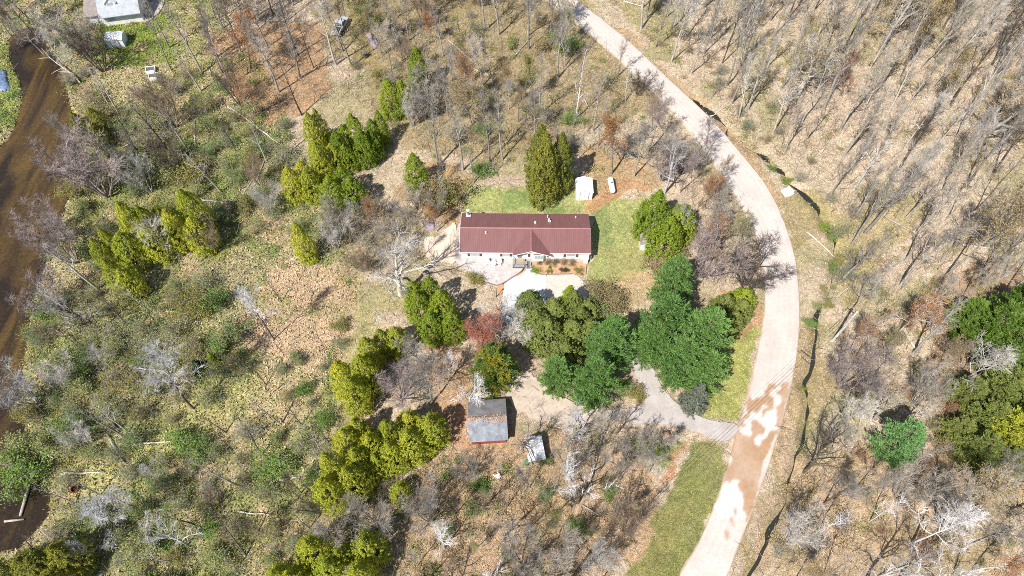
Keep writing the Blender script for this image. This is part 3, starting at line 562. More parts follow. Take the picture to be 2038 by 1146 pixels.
def gable_shed(name, label, c, rz, w_, d_, he, hr, wall, roof, door=True, over=.12, rib=None, cat='shed', trim='trim_white', ridge_along='y'):
    r = empty(name, (c[0], c[1], gz(*c) * 0), rz); tag(r, label, cat)
    if ridge_along == 'y':
        MB().prism([(-w_ / 2, -.3), (w_ / 2, -.3), (w_ / 2, he), (0, hr - .05), (-w_ / 2, he)], 'y', 0, d_).build('wall', wall, r)
        for s in (-1, 1):
            e = he - over * (hr - he) / (w_ / 2)
            b = MB(); b.add([(0, -over, hr), (s * (w_ / 2 + over), -over, e), (s * (w_ / 2 + over), d_ + over, e), (0, d_ + over, hr), (0, -over, hr - .06), (s * (w_ / 2 + over), -over, e - .06), (s * (w_ / 2 + over), d_ + over, e - .06), (0, d_ + over, hr - .06)], [(0, 1, 2, 3), (4, 7, 6, 5), (0, 4, 5, 1), (1, 5, 6, 2), (2, 6, 7, 3), (3, 7, 4, 0)])
            b.build('roof', roof, r)
            if rib:
                for k in range(int((d_ + over) / rib)):
                    y = k * rib; q = MB(); q.tube([(s * .05, y, hr), (s * (w_ / 2 + over), y, e + .01)], .025, 4); q.build('roof_rib', roof, r)
        MB().prism([(-.08, hr - .01), (0, hr + .04), (.08, hr - .01)], 'y', -over, d_ + over).build('ridge_cap', roof, r)
    else:
        MB().prism([(0, -.3), (d_, -.3), (d_, he), (d_ / 2, hr - .05), (0, he)], 'x', -w_ / 2, w_ / 2).build('wall', wall, r)
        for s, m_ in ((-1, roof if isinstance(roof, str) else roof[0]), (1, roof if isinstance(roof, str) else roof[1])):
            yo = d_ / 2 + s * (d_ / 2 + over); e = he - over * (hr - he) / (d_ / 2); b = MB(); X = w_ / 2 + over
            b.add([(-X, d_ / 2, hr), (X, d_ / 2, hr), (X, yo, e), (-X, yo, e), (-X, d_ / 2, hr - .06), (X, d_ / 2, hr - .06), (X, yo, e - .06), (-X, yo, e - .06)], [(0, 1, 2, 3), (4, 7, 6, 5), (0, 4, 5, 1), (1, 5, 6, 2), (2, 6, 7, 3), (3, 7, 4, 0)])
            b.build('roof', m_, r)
    if door:
        dw = min(.8, w_ * .26)
        for s in (-1, 1):
            d = MB().box(s * dw / 2 - dw / 2 + .02, s * dw / 2 + dw / 2 - .02, -.04, -.002, .1, he - .2).build('door', 'white_metal', r); MB().box(s * .08 - .02, s * .08 + .02, -.07, -.042, .9, 1.1).build('handle', 'black', d)
        for x in (-dw - .06, dw + .02): MB().box(x, x + .06, -.05, -.003, .02, he - .12).build('door_trim', 'steel', r)
    return r
s_ = (at(1144, 397) + at(1180, 397)) / 2
gable_shed('garden_shed', 'white metal shed with double doors at the back lawn edge', s_, 0, 2.75, 3.1, 1.95, 2.4, 'white_metal', 'white_metal', rib=.62)
s_ = (at(1273, 497) + at(1297, 497)) / 2
gable_shed('garden_shed', 'small white shed with brown roof half under green cedar', s_, R(-3), 1.95, 2.6, 1.55, 2.0, 'siding_white', 'shingle_brown', door=False)
s_ = (at(940, 884) + at(1006, 880)) / 2
b_ = gable_shed('barn', 'grey-roofed old barn with red front wall', s_, math.atan2(*(at(1006, 880) - at(940, 884))[::-1]), 4.75, 5.5, 1.8, 2.75, 'siding_barn', ('shingle_barn', 'shingle_barn_shaded'), door=False, over=.3, cat='barn', ridge_along='x')
MB().box(-1.4, 1.4, -.06, -.003, .05, 1.7).build('door', 'siding_barn', b_)
rg_ = np.random.default_rng(4); n_ = 380; q_ = np.c_[rg_.uniform(-2.6, 2.6, n_), 2.6 + rg_.normal(0, .28, n_) + .2 * np.sin(rg_.uniform(0, 6, n_)), np.zeros(n_)]; q_[:, 2] = 2.78 - abs(q_[:, 1] - 2.75) * .335 + .02
tag(link('ridge_leaves', npmesh('ridge_leaves', *cards(q_, rg_.normal(0, 1, (n_, 3)) * np.array((1, 1, .25)), .16, .11, rg_)), 'leaf_drift', b_), kind='stuff')
s_ = (at(1053, 924) + at(1083, 919)) / 2
gable_shed('tin_shed', 'small shed with rusty white tin roof below the barn', s_, R(9), 2.0, 3.0, 1.7, 2.0, 'timber', 'rusty_tin', door=False, over=.2, rib=.5)
p = at(1048, 923); r = empty('barrel', (p[0], p[1], 0)); tag(r, 'green barrel at the corner of the rusty-roofed shed', 'barrel')
MB().tube([(0, 0, -.1), (0, 0, .1), (0, 0, .45), (0, 0, .85)], [.29, .31, .32, .29], 14).build('drum', 'green_paint', r); MB().tube([(0, 0, .86), (0, 0, .9)], .3, 14).build('lid', 'green_paint', r)
# propane tank
p = at(1216, 374); r = empty('propane_tank', (p[0], p[1], 0), R(4)); tag(r, 'white propane tank standing right of the white metal shed', 'tank')
pts, rad = [], []
for k in range(9): a = math.pi / 2 * k / 8; pts.append((0, -1.25 - .45 * math.cos(a), .8)); rad.append(max(.02, .5 * math.sin(a)))
for k in range(9): a = math.pi / 2 * k / 8; pts.append((0, 1.25 + .45 * math.sin(a), .8)); rad.append(max(.02, .5 * math.cos(a)))
MB().tube(pts, rad, 18).build('vessel', 'white_plastic', r, True); MB().tube([(0, .1, 1.25), (0, .1, 1.45)], [.2, .17], 12).build('valve_dome', 'green_paint', r)
for y in (-.9, .9):
    MB().box(-.3, .3, y - .08, y + .08, -.1, .42).build('leg', 'steel', r)

# the neighbour's house top left
A_, B_ = at(212, 50), at(286, 40); rz_ = math.atan2(*(B_ - A_)[::-1]); L_ = np.linalg.norm(B_ - A_)
r = empty('neighbour_house', (*A_, 0), rz_); tag(r, 'pale blue-white house with grey shingle roof and dormer, top left', 'house')
MB().prism([(0, -.3), (9.5, -.3), (9.5, 2.35), (4.75, 5.3), (0, 2.35)], 'x', 0, L_).build('wall', 'siding_white', r)
def slope(mb, x0, x1, ya, za, yb, zb, t=.12): mb.add([(x0, ya, za), (x1, ya, za), (x1, yb, zb), (x0, yb, zb), (x0, ya, za - t), (x1, ya, za - t), (x1, yb, zb - t), (x0, yb, zb - t)], [(0, 1, 2, 3), (4, 7, 6, 5), (0, 4, 5, 1), (1, 5, 6, 2), (2, 6, 7, 3), (3, 7, 4, 0)]); return mb
slope(MB(), -.4, L_ + .3, -.75, 2.2, 4.75, 5.5).build('roof', 'shingle_grey', r); slope(MB(), -.4, L_ + .3, 10.05, 2.2, 4.75, 5.5).build('roof', 'shingle_grey', r)
dm_ = empty('dormer'); dm_.parent = r; bpy.data.objects.remove(dm_)
d = MB().prism([(1.3, 3.0), (3.3, 3.0), (3.3, 4.0), (2.3, 4.9), (1.3, 4.0)], 'y', 1.3, 4.2).build('dormer', 'siding_white', r)
MB().box(1.75, 2.85, 1.25, 1.3, 3.2, 4.1).build('pane', 'glass', d)
for s in (-1, 1): slope(MB(), 0, 1, 0, 0, 1, 1).v; q = MB(); q.add([(2.3, 1.1, 5.02), (2.3 + s * 1.25, 1.1, 3.9), (2.3 + s * 1.25, 4.5, 3.9), (2.3, 4.5, 5.02), (2.3, 1.1, 4.92), (2.3 + s * 1.25, 1.1, 3.8), (2.3 + s * 1.25, 4.5, 3.8), (2.3, 4.5, 4.92)], [(0, 1, 2, 3), (4, 7, 6, 5), (0, 4, 5, 1), (1, 5, 6, 2), (2, 6, 7, 3), (3, 7, 4, 0)]); q.build('dormer_roof', 'trim_white', d)
f = MB().box(1.0, 2.3, -.06, 0, .8, 1.9).build('window', 'trim_white', r)
for k in range(2): MB().box(1.08 + k * .6, 1.62 + k * .6, -.08, -.061, .88, 1.82).build('pane', 'glass', f)
MB().box(-3.2, -.02, .8, 6.0, -.3, 2.2).build('wing_wall', 'siding_white', r); slope(MB(), -3.6, -.42, .4, 2.15, 6.3, 3.3).build('wing_roof', 'shingle_brown', r)
s_ = (at(219, 97) + at(248, 92)) / 2
gable_shed('garden_shed', 'white shed on the lawn below the grey-roofed neighbouring house', s_, R(6), 3.3, 2.6, 1.9, 2.3, 'white_metal', 'tarp_white', door=True, ridge_along='x')
tag(slab('neighbour_drive', smooth(poly([(300, -40), (330, -40), (325, 10), (305, 34), (288, 42), (296, 10)]), 4), -.3, .02, 'drive_gravel'), kind='structure')
# crates, tarps and other yard things
for k, (px, py) in enumerate(((301, 141), (308, 154))):
    p = at(px, py); r = empty('crate', (p[0], p[1], 0), R(12)); tag(r, ('upper' if k == 0 else 'lower') + ' of two dark white-rimmed crates below the neighbouring lawn', 'crate', 'open crates in the brush')
    for sx in (-1, 1):
        MB().box(sx * .85 - .04, sx * .85 + .04, -.75, .75, -.1, .6).build('side_board', 'trim_white', r); MB().box(-.79, .79, sx * .69 - .06, sx * .69 + .06, -.1, .6).build('end_board', 'trim_white', r)
    MB().box(-.8, .8, -.62, .62, .1, .48).build('cover', 'deck_dark', r)
def tarp(name, label, pts, h, mat, cat, seed=1):
    P = np.array(pts); c = P.mean(0); n = 7; V = []; rg = random.Random(seed); m = len(P); Fc = []
    for j in range(n + 1):
        t = j / n
        for k in range(m * 3):
            a = P[k // 3] * (1 - (k % 3) / 3) + P[(k // 3 + 1) % m] * ((k % 3) / 3); q = a * (1 - t) + c * t
            V.append((q[0] + rg.uniform(-.05, .05), q[1] + rg.uniform(-.05, .05), (-.15 if j == 0 else h * (.45 + .55 * min(1, t * 1.6)) + rg.uniform(-.12, .12) * h)))
    k_ = m * 3
    Fc = [(j * k_ + i, j * k_ + (i + 1) % k_, (j + 1) * k_ + (i + 1) % k_, (j + 1) * k_ + i) for j in range(n) for i in range(k_)]
    return tag(MB().add(V, Fc).build(name, mat, None, True), label, cat)
tarp('tarp_cover', 'blue tarp over a low stack on the far river bank', poly([(-25, 138), (12, 140), (20, 178), (-20, 184)]), .5, 'tarp_blue', 'tarp', 3)
tarp('tarp_heap', 'white crumpled sheet lying right of the gravel road bend', poly([(1554, 378), (1570, 370), (1582, 380), (1580, 386), (1563, 391)]), .35, 'tarp_white', 'tarp', 5)
tarp('tarp_heap', 'mauve tarp heap in the brush right of parked truck', poly([(728, 70), (738, 66), (755, 88), (748, 94), (738, 90)]), .9, 'tarp_mauve', 'tarp', 7)
p = at(728, 112); r = empty('barrel', (p[0], p[1], 0)); tag(r, 'black barrel below the mauve tarp heap', 'barrel'); MB().tube([(0, 0, -.1), (0, 0, .45), (0, 0, .9)], [.4, .44, .4], 14).build('drum', 'black', r); MB().tube([(0, 0, .91), (0, 0, .95)], .38, 14).build('lid', 'steel', r)
tarp('plant_pile', 'mauve and grey rubble heap left of the main house', poly([(842, 452), (850, 440), (868, 446), (866, 456), (850, 460)]), .6, 'tarp_mauve', 'heap', 9)
# parked pickup
p0, p1 = at(666, 78), at(690, 36); dv = p1 - p0; r = empty('pickup_truck', (*(p0 + p1) / 2, 0), math.atan2(dv[1], dv[0])); tag(r, 'silver pickup truck parked under bare branches near the top', 'truck')
MB().prism([(-2.7, .45), (2.7, .45), (2.75, .95), (1.6, 1.1), (-2.7, 1.1)], 'y', -.95, .95).build('body', 'truck_silver', r)
MB().prism([(-.7, 1.1), (1.5, 1.1), (.85, 1.72), (-.5, 1.75)], 'y', -.85, .85).build('cab', 'truck_silver', r)
MB().box(-2.55, -.85, -.78, .78, 1.08, 1.115).build('bed_liner', 'black', r)
MB().add([(1.52, -.76, 1.13), (1.52, .76, 1.13), (.9, .7, 1.71), (.9, -.7, 1.71)], [(0, 1, 2, 3)]).build('windscreen', 'glass_dark', r); MB().add([(-.72, -.76, 1.12), (-.72, .76, 1.12), (-.53, .7, 1.74), (-.53, -.7, 1.74)], [(0, 3, 2, 1)]).build('rear_window', 'glass_dark', r)
for s in (-1, 1): MB().prism([(-.55, 1.15), (1.25, 1.15), (.8, 1.66), (-.42, 1.68)], 'y', s * .852, s * .862).build('side_window', 'glass_dark', r)
for x in (-1.75, 1.75):
    for s in (-1, 1):
        wh = MB().tube([(x, s * .72, .38), (x, s * .98, .38)], .4, 16).build('wheel', 'tyre', r); MB().tube([(x, s * .98, .38), (x, s * .99, .38)], .22, 12).build('rim', 'steel', wh)
for s in (-1, 1): MB().box(2.7, 2.77, s * .7 - .16, s * .7 + .16, .7, .88).build('headlight', 'trim_white', r)
# burn bin, fire ring, boards, utility poles and wires
p = at(1323, 872); r = empty('burn_bin', (p[0], p[1], 0), R(10)); tag(r, 'rusty square burn bin on the grass below the driveway', 'bin')
for sx in (-1, 1): MB().box(sx * .5 - .04, sx * .5 + .04, -.55, .55, -.1, .85).build('side_panel', 'rust', r); MB().box(-.46, .46, sx * .5 - .04, sx * .5 + .04, -.1, .85).build('end_panel', 'rust', r)
MB().box(-.46, .46, -.46, .46, .0, .7).build('ash', 'leaf_drift', r)
p = at(149, 973); r = empty('fire_ring', (p[0], p[1], gz(*p))); tag(r, 'round rusty fire ring on grass near the river', 'fire ring')
V = []; nn = 20
for rr, z in ((.5, 0), (.52, .4), (.44, .4), (.44, .05)): V += [(math.cos(6.2832 * k / nn) * rr, math.sin(6.2832 * k / nn) * rr, z) for k in range(nn)]
MB().add(V, [(j * nn + k, j * nn + (k + 1) % nn, (j + 1) * nn + (k + 1) % nn, (j + 1) * nn + k) for j in range(3) for k in range(nn)]).build('ring', 'rust', r); MB().tube([(0, 0, 0), (0, 0, .1)], .42, 14).build('ash', 'black', r)
for k, (a, b, lb) in enumerate((((1242, 990), (1251, 995), 'longer pale board lying on the ground left of roadside lawn'), ((1263, 996), (1268, 999), 'short pale board lying on the ground beside longer board'), ((822, 405), (836, 411), 'pale board on the ground above left of the main house'))):
    P0, P1 = at(*a), at(*b); d = P1 - P0; c = (P0 + P1) / 2; L = np.linalg.norm(d); o = MB().box(-L / 2, L / 2, -.1, .1, -.03, .05).build('board', 'trim_white'); o.location = (*c, gz(*c) + .08); o.rotation_euler = (0, 0, math.atan2(d[1], d[0])); tag(o, lb, 'board')
def upole(p, h, rz, label):
    r = empty('utility_pole', (p[0], p[1], 0), rz); tag(r, label, 'utility pole', 'utility poles carrying the wires')
    MB().tube([(0, 0, -.5), (0, 0, h)], [.22, .15], 10).build('pole', 'pole_wood', r); MB().box(-.65, .65, -.05, .05, h - .5, h - .4).build('crossarm', 'timber', r)
    for x in (-.6, -.2, .2, .6): MB().tube([(x, 0, h - .38), (x, 0, h - .2)], [.05, .03], 6).build('insulator', 'steel', r)
    return r
pa = at(1658, 677); pb = at(1112, 1190); pd = pb - pa; pr = math.atan2(pd[1], pd[0]) + math.pi / 2; ph = 8.6
upole(pa, ph, pr, 'pale utility pole in the litter right of the ditch'); upole(pb, ph + .2, pr, 'dark utility pole cut by the bottom edge of photo')
nv = np.array((math.cos(pr), math.sin(pr)))
for k, x in enumerate((-.6, -.2, .2, .6)):
    a = pa + nv * x; b = pb + nv * x; P = [(*(a * (1 - t) + b * t), ph - .2 - 4 * 1.0 * t * (1 - t)) for t in np.linspace(0, 1, 21)]
    o = MB().tube(P, .012, 5).build('overhead_wire', 'wire'); tag(o, ('outer left', 'inner left', 'inner right', 'outer right')[k] + ' of four overhead wires crossing the road', 'wire', 'overhead wires across the road')
    q = P[4]; MB().tube([(q[0] - .15, q[1] + .13, q[2]), (q[0] + .15, q[1] - .13, q[2])], .07, 6).build('splice', 'black', o)

# ------------------------------------------------------------------ plants: templates
def tubes(S, n):
    """S: rows of p0(3) p1(3) r0 r1 -> vertex, quad arrays"""
    S = np.array(S); p0, p1, r0, r1 = S[:, :3], S[:, 3:6], S[:, 6], S[:, 7]
    d = p1 - p0; d /= np.linalg.norm(d, axis=1)[:, None] + 1e-9
    ref = np.where(abs(d[:, 2:3]) > .9, np.array([[1., 0, 0]]), np.array([[0, 0, 1.]])); u = np.cross(d, ref); u /= np.linalg.norm(u, axis=1)[:, None] + 1e-9; v = np.cross(d, u)
    V = np.zeros((len(S), 2 * n, 3))
    for k in range(n):
        o = u * math.cos(6.28318 * k / n) + v * math.sin(6.28318 * k / n); V[:, k] = p0 + o * r0[:, None]; V[:, n + k] = p1 + o * r1[:, None]
    b = np.arange(len(S))[:, None] * 2 * n; Q = [np.c_[b + k, b + (k + 1) % n, b + n + (k + 1) % n, b + n + k] for k in range(n)]
    return V.reshape(-1, 3), np.concatenate(Q)
def join(parts):
    V, Q, off = [], [], 0
    for v, q in parts: V.append(v); Q.append(q + off); off += len(v)
    return np.concatenate(V), np.concatenate(Q)
def nrm(v): return v / (np.linalg.norm(v) + 1e-9)
def path(rg, p, d, L, n, wob, trop, r0, r1, out):
    pts = [p]; ds = []
    for i in range(n):
        d = nrm(d + rg.normal(0, wob, 3) + np.array((0, 0, trop))); q = p + d * L / n
        a = r0 + (r1 - r0) * i / n; b = r0 + (r1 - r0) * (i + 1) / n; out.append((*p, *q, a, b)); p = q; pts.append(p); ds.append(d)
    return pts, ds
def perp(rg, d, ang):
    u = nrm(np.cross(d, rg.normal(0, 1, 3))); return nrm(d * math.cos(ang) + u * math.sin(ang))
def bare(seed, H=16, r0=.2, start=.4, nl=15, ang=(.9, .5), llen=.3, wob=.06, sub=8, tw=7, stems=1, spread=.35, trop=.1, twl=1.0, twr=.013, fork=2, lr=.5):
    rg = np.random.default_rng(seed); T, Bm, Tw, ends = [], [], [], []
    for s in range(stems):
        az0 = s * 6.283 / stems + rg.uniform(0, .8); tl = spread * rg.uniform(.6, 1.2) if stems > 1 else rg.uniform(0, .04)
        d = np.array((math.cos(az0) * math.sin(tl), math.sin(az0) * math.sin(tl), math.cos(tl))); Hs = H * rg.uniform(.8, 1.0) if stems > 1 else H
        pts, ds = path(rg, np.array((math.cos(az0) * .15 * (stems > 1), math.sin(az0) * .15 * (stems > 1), -.25)), d, Hs, 12, wob * .6, .05, r0, r0 * .12, T)
        for k in range(nl):
            t = start + (1 - start) * (k + rg.uniform(0, 1)) / nl; i = min(int(t * 12), 11); p = pts[i] + (pts[i + 1] - pts[i]) * (t * 12 - i)
            u = (t - start) / (1 - start + 1e-6); an = ang[0] + (ang[1] - ang[0]) * u; az = k * 2.4 + rg.uniform(-.5, .5)
            d = nrm(ds[i] * math.cos(an) + (np.array((math.cos(az), math.sin(az), 0))) * math.sin(an))
            L = H * llen * (1 - .55 * u) * rg.uniform(.6, 1.15); rr = max(.03, r0 * (1 - .85 * t) * lr)
            lp, ldd = path(rg, p, d, L, 6, wob * 2.2, trop, rr, .018, T if rr > r0 * .3 else Bm)
            for j in range(sub):
                s_ = .2 + .8 * (j + rg.random()) / sub; ii = min(int(s_ * 6), 5); q = lp[ii] + (lp[ii + 1] - lp[ii]) * (s_ * 6 - ii)
                bp, bd = path(rg, q, perp(rg, ldd[ii], rg.uniform(.5, .95)), L * .42 * (1.1 - .6 * s_) * rg.uniform(.6, 1.2), 3, .16, trop, max(.016, rr * .45), .011, Bm)
                for m in range(tw):
                    s2 = .15 + .85 * rg.random(); i2 = min(int(s2 * 3), 2); q2 = bp[i2] + (bp[i2 + 1] - bp[i2]) * (s2 * 3 - i2)
                    d2 = perp(rg, bd[i2], rg.uniform(.4, .9)); d2 = nrm(d2 + np.array((0, 0, trop))); l2 = twl * rg.uniform(.5, 1.2); e = q2 + d2 * l2; Tw.append((*q2, *e, twr, twr * .55)); ends.append(e)
                    for _ in range(fork):
                        s3 = rg.uniform(.25, .9); q3 = q2 + d2 * l2 * s3; e3 = q3 + perp(rg, d2, rg.uniform(.4, .8)) * l2 * .55; Tw.append((*q3, *e3, twr * .7, twr * .45)); ends.append(e3)
    tr = tubes(T, 7); cr = join([tubes(Bm, 4), tubes(Tw, 3)])
    return npmesh('trunk', *tr, True), npmesh('crown', *cr), np.array(ends), cr
def cedar(seed, H, Rr, nclump=330, per=42, sz=(.26, .13), shape=0):
    rg = np.random.default_rng(seed); Ps, Ds, Ns = [], [], []
    lob = rg.uniform(.8, 1.2, 12)
    for i in range(nclump):
        t = rg.random() ** 1.15 * .97 + .03; az = rg.uniform(0, 6.283)
        pf = (math.sin(math.pi * min(1, (t * .72 + .28))) ** .85 if shape == 0 else (1 - t) ** .75 * 1.05) * Rr
        pf *= lob[int(az / 6.2832 * 12) % 12] * .5 + lob[int(t * 11.9)] * .5
        r = max(.1, pf) * (1.08 - .5 * rg.random() ** 1.3); c = np.array((math.cos(az) * r, math.sin(az) * r, t * H))
        cr = rg.uniform(.2, .5) * (.7 + .45 * (1 - t)) * Rr / 3.2
        q = rg.normal(0, 1, (per, 3)); q /= np.linalg.norm(q, axis=1)[:, None]; rad = rg.random((per, 1)) ** .5
        Ps.append(c + q * rad * cr * np.array((.85, .85, 1.35))); out = np.array((math.cos(az), math.sin(az), .9)); Ds.append(rg.normal(0, 1, (per, 3)) + np.array((0, 0, .6))); Ns.append(q * .7 + out)
    V = cards(np.concatenate(Ps), np.concatenate(Ds), sz[0], sz[1], rg, np.concatenate(Ns))
    T = []; path(rg, np.array((0, 0, -.2)), np.array((0, 0, 1.)), H * .93, 6, .02, .05, .16, .03, T)
    for k in range(26):
        t = rg.uniform(.05, .85); az = rg.uniform(0, 6.28); path(rg, np.array((0, 0, t * H)), nrm(np.array((math.cos(az), math.sin(az), .5))), Rr * .75 * (1 - t * .6), 3, .1, .05, .04, .012, T)
    return npmesh('trunk', *tubes(T, 6), True), npmesh('crown', *V)
def pine(seed, H, Rr, whorl=.55, nb=8, per=12, needle=(.36, .075), droop=0.0, prof=.55, tuft=.3, base=.06):
    rg = np.random.default_rng(seed); Ps, Ds, T = [], [], []
    path(rg, np.array((0, 0, -.2)), np.array((0, 0, 1.)), H, 8, .015, .05, .2 * H / 14, .03, T)
    z = H * base
    while z < H * .985:
        t = z / H; n = nb if t < .8 else max(4, nb - 2)
        for k in range(n):
            az = rg.uniform(0, 6.283); L = Rr * max(.07, (1 - t) ** prof) * rg.uniform(.72, 1.12) * (1 if t > .2 else .75 + t)
            d = nrm(np.array((math.cos(az), math.sin(az), .25 - droop + .35 * t))); pts, ds = path(rg, np.array((0, 0, z)), d, L, 4, .06, .07 - droop * .3, .035 * (1.3 - t), .01, T)
            m = max(3, int(L / tuft))
            for j in range(m):
                s_ = .22 + .78 * (j + rg.random()) / m; i = min(int(s_ * 4), 3); p = pts[i] + (pts[i + 1] - pts[i]) * (s_ * 4 - i)
                side = np.cross(ds[i], (0, 0, 1.)); p = p + side * rg.normal(0, .26) * (1.2 - .6 * s_) * min(1.6, L * .35)
                dd = ds[i] * .9 + np.array((0, 0, .45 - droop)) + rg.normal(0, .55, (per, 3)); Ps.append(p + rg.normal(0, .09, (per, 3))); Ds.append(dd)
        z += whorl * rg.uniform(.75, 1.2)
    top = np.array((0, 0, H)) + rg.normal(0, .06, (20, 3)); Ps.append(top); Ds.append(rg.normal(0, .4, (20, 3)) + np.array((0, 0, 1.)))
    return npmesh('trunk', *tubes(T, 5), True), npmesh('crown', *cards(np.concatenate(Ps), np.concatenate(Ds), needle[0], needle[1], rg, np.array((-.2, -.2, 1.)) + np.concatenate(Ps) * np.array((.12, .12, 0))))
def shrub(seed, H, Rr, n=2600, sz=(.13, .09), stems=9, thin=.5):
    rg = np.random.default_rng(seed); T, Tw = [], []; tips = []
    for s in range(stems):
        az = rg.uniform(0, 6.28); tl = rg.uniform(.1, .75); d = np.array((math.cos(az) * math.sin(tl), math.sin(az) * math.sin(tl), math.cos(tl)))
        pts, ds = path(rg, np.array((math.cos(az) * .1, math.sin(az) * .1, -.1)), d, H * rg.uniform(.75, 1.1), 5, .13, .03, .03, .008, T)
        for j in range(9):
            i = rg.integers(1, 5); q = pts[i] + (pts[i + 1] - pts[i]) * rg.random(); e, _ = path(rg, q, perp(rg, ds[i], rg.uniform(.5, 1.0)), Rr * rg.uniform(.35, .75), 2, .2, .04, .014, .006, T)
            tips += [e[1], e[2]]
            for _ in range(4): a = e[1] + (e[2] - e[1]) * rg.random(); b = a + nrm(rg.normal(0, 1, 3) + np.array((0, 0, .4))) * rg.uniform(.2, .5); Tw.append((*a, *b, .009, .005)); tips.append(b)
    tips = np.array(tips); k = rg.integers(0, len(tips), n); P = tips[k] + rg.normal(0, .22 * Rr / 1.6, (n, 3)); P[:, 2] = np.maximum(P[:, 2], .05)
    return npmesh('stem', *join([tubes(T, 4), tubes(Tw, 3)])), npmesh('foliage', *cards(P, rg.normal(0, 1, (n, 3)), sz[0], sz[1], rg, np.array((0, 0, 1.)) + rg.normal(0, .5, (n, 3))))
def buds(ends, seed, per, sz, sp=.16):
    rg = np.random.default_rng(seed); P = np.repeat(ends, per, 0); P = P + rg.normal(0, sp, P.shape); return npmesh('buds', *cards(P, rg.normal(0, 1, P.shape), sz, sz * .8, rg))

TPL = {}
for k in range(5): TPL['tall%d' % k] = bare(100 + k, 18, .25 + .02 * k, .34 + .05 * (k % 3), 15, (.62, .35), .27, .06, 7, 5, trop=.1, twl=.95, fork=1, lr=.62)
for k in range(4): TPL['oak%d' % k] = bare(120 + k, 13, .32, .22, 13, (1.05, .5), .5, .1, 8, 6, trop=.04, twl=1.0, lr=.66, twr=.013, fork=1)
for k in range(3): TPL['vase%d' % k] = bare(140 + k, 9, .12, .28, 9, (.6, .35), .34, .07, 6, 5, stems=6, spread=.42, trop=.08, twl=.85, lr=.6, fork=1)
for k in range(3): TPL['bush%d' % k] = bare(150 + k, 12, .17, .42, 15, (.85, .35), .42, .08, 8, 6, trop=.06, twl=.85, lr=.62, twr=.014, fork=2)
for k in range(3): TPL['snag%d' % k] = bare(160 + k, 14, .27, .42, 9, (.9, .5), .22, .06, 4, 3, trop=.04, twl=.8, fork=1, lr=.55)
for k in range(3): TPL['thin%d' % k] = bare(170 + k, 11, .1, .3, 11, (.7, .4), .2, .05, 4, 4, trop=.12, twl=.7, twr=.011, fork=1)
for k in range(4): TPL['cedar%d' % k] = cedar(200 + k, 10, 3.2, 620, 24, (.2, .115))
for k in range(3): TPL['pine%d' % k] = pine(220 + k, 13, 4.6)
for k in range(2): TPL['spruce%d' % k] = pine(230 + k, 9, 2.7, .34, 8, 10, (.24, .07), .28, .95, .22, .03)
for k in range(4): TPL['shrub%d' % k] = shrub(240 + k, 2.3, 1.7, 2400)
for k in range(3): TPL['airy%d' % k] = shrub(250 + k, 2.6, 1.9, 1200, (.11, .08), 12)
for k in range(2): TPL['scrub%d' % k] = shrub(260 + k, 2.2, 1.7, 500, (.1, .07), 18)
for nm, per, sz in (('bush0', 2, .13), ('oak1', 3, .13), ('vase0', 3, .1), ('tall1', 5, .14)): TPL['bud_' + nm] = buds(TPL[nm][2], 5, per, sz)

PLANTS = []
COUNT = {}
def set_mat(o, mat):
    if not o.data.materials: o.data.materials.append(MATS[mat])
    o.material_slots[0].link = 'OBJECT'; o.material_slots[0].material = MATS[mat]
HEIGHT = {'tall': 18, 'oak': 13, 'vase': 9, 'bush': 12, 'snag': 13, 'thin': 11, 'cedar': 10, 'cone': 10, 'pine': 13, 'spruce': 9, 'shrub': 2.3, 'airy': 2.6, 'scrub': 2.2}
CNAMES = {'bare': 'bare_tree', 'cedar': 'cedar_tree', 'pine': 'pine_tree', 'spruce': 'spruce_tree', 'shrub': 'shrub'}
def plant(tp, px, py, h, wide=1.0, mats=('bark_grey', 'bark_grey'), desc='bare tree', name='bare_tree', cat='tree', group=None, bud=None, rz=None, tilt=0.0, taz=0.0, world=None):
    base = tp.rstrip('0123456789')
    if name == 'bare_tree': name = {'snag': 'dead_snag', 'vase': 'many_stemmed_tree', 'thin': 'sapling', 'bush': 'twiggy_tree', 'oak': 'spreading_tree'}.get(base, 'bare_tree')
    if world is not None:
        q0, q1 = topx(*world), topx(*world, h)
        if all(q[0] < -25 or q[0] > 2063 or q[1] < -25 or q[1] > 1171 for q in (q0, q1)): return None
    if base == tp: COUNT[tp] = COUNT.get(tp, -1) + 1; n = sum(1 for k in TPL if k.rstrip('0123456789') == tp); tp = tp + str(COUNT[tp] % n)
    X, Y = world if world is not None else at(px, py); s = h / HEIGHT[base]; z = gz(X, Y)
    if base in ('shrub', 'airy', 'scrub'):
        st, fo = TPL[tp][:2]; r = bpy.data.objects.new(name, fo); col.objects.link(r); set_mat(r, mats[1])
        c = bpy.data.objects.new('stem', st); col.objects.link(c); c.parent = r; set_mat(c, mats[0])
    else:
        tr, cr = TPL[tp][:2]; r = empty(name)
        for nm, me, m in (('trunk', tr, mats[0]), ('crown', cr, mats[1])):
            c = bpy.data.objects.new(nm, me); col.objects.link(c); c.parent = r; set_mat(c, m)
        if bud:
            b = bpy.data.objects.new('buds', TPL['bud_' + tp]); col.objects.link(b); b.parent = r; set_mat(b, bud)
    r.location = (X, Y, z); r.scale = (s * wide, s * wide, s); rot = Matrix.Rotation(tilt, 3, Vector((-math.sin(taz), math.cos(taz), 0))) @ Matrix.Rotation(random.uniform(0, 6.283) if rz is None else rz, 3, 'Z')
    r.rotation_euler = rot.to_euler()
    tag(r, None, cat, group); PLANTS.append((r, desc, topx(X, Y, h * .5))); return r

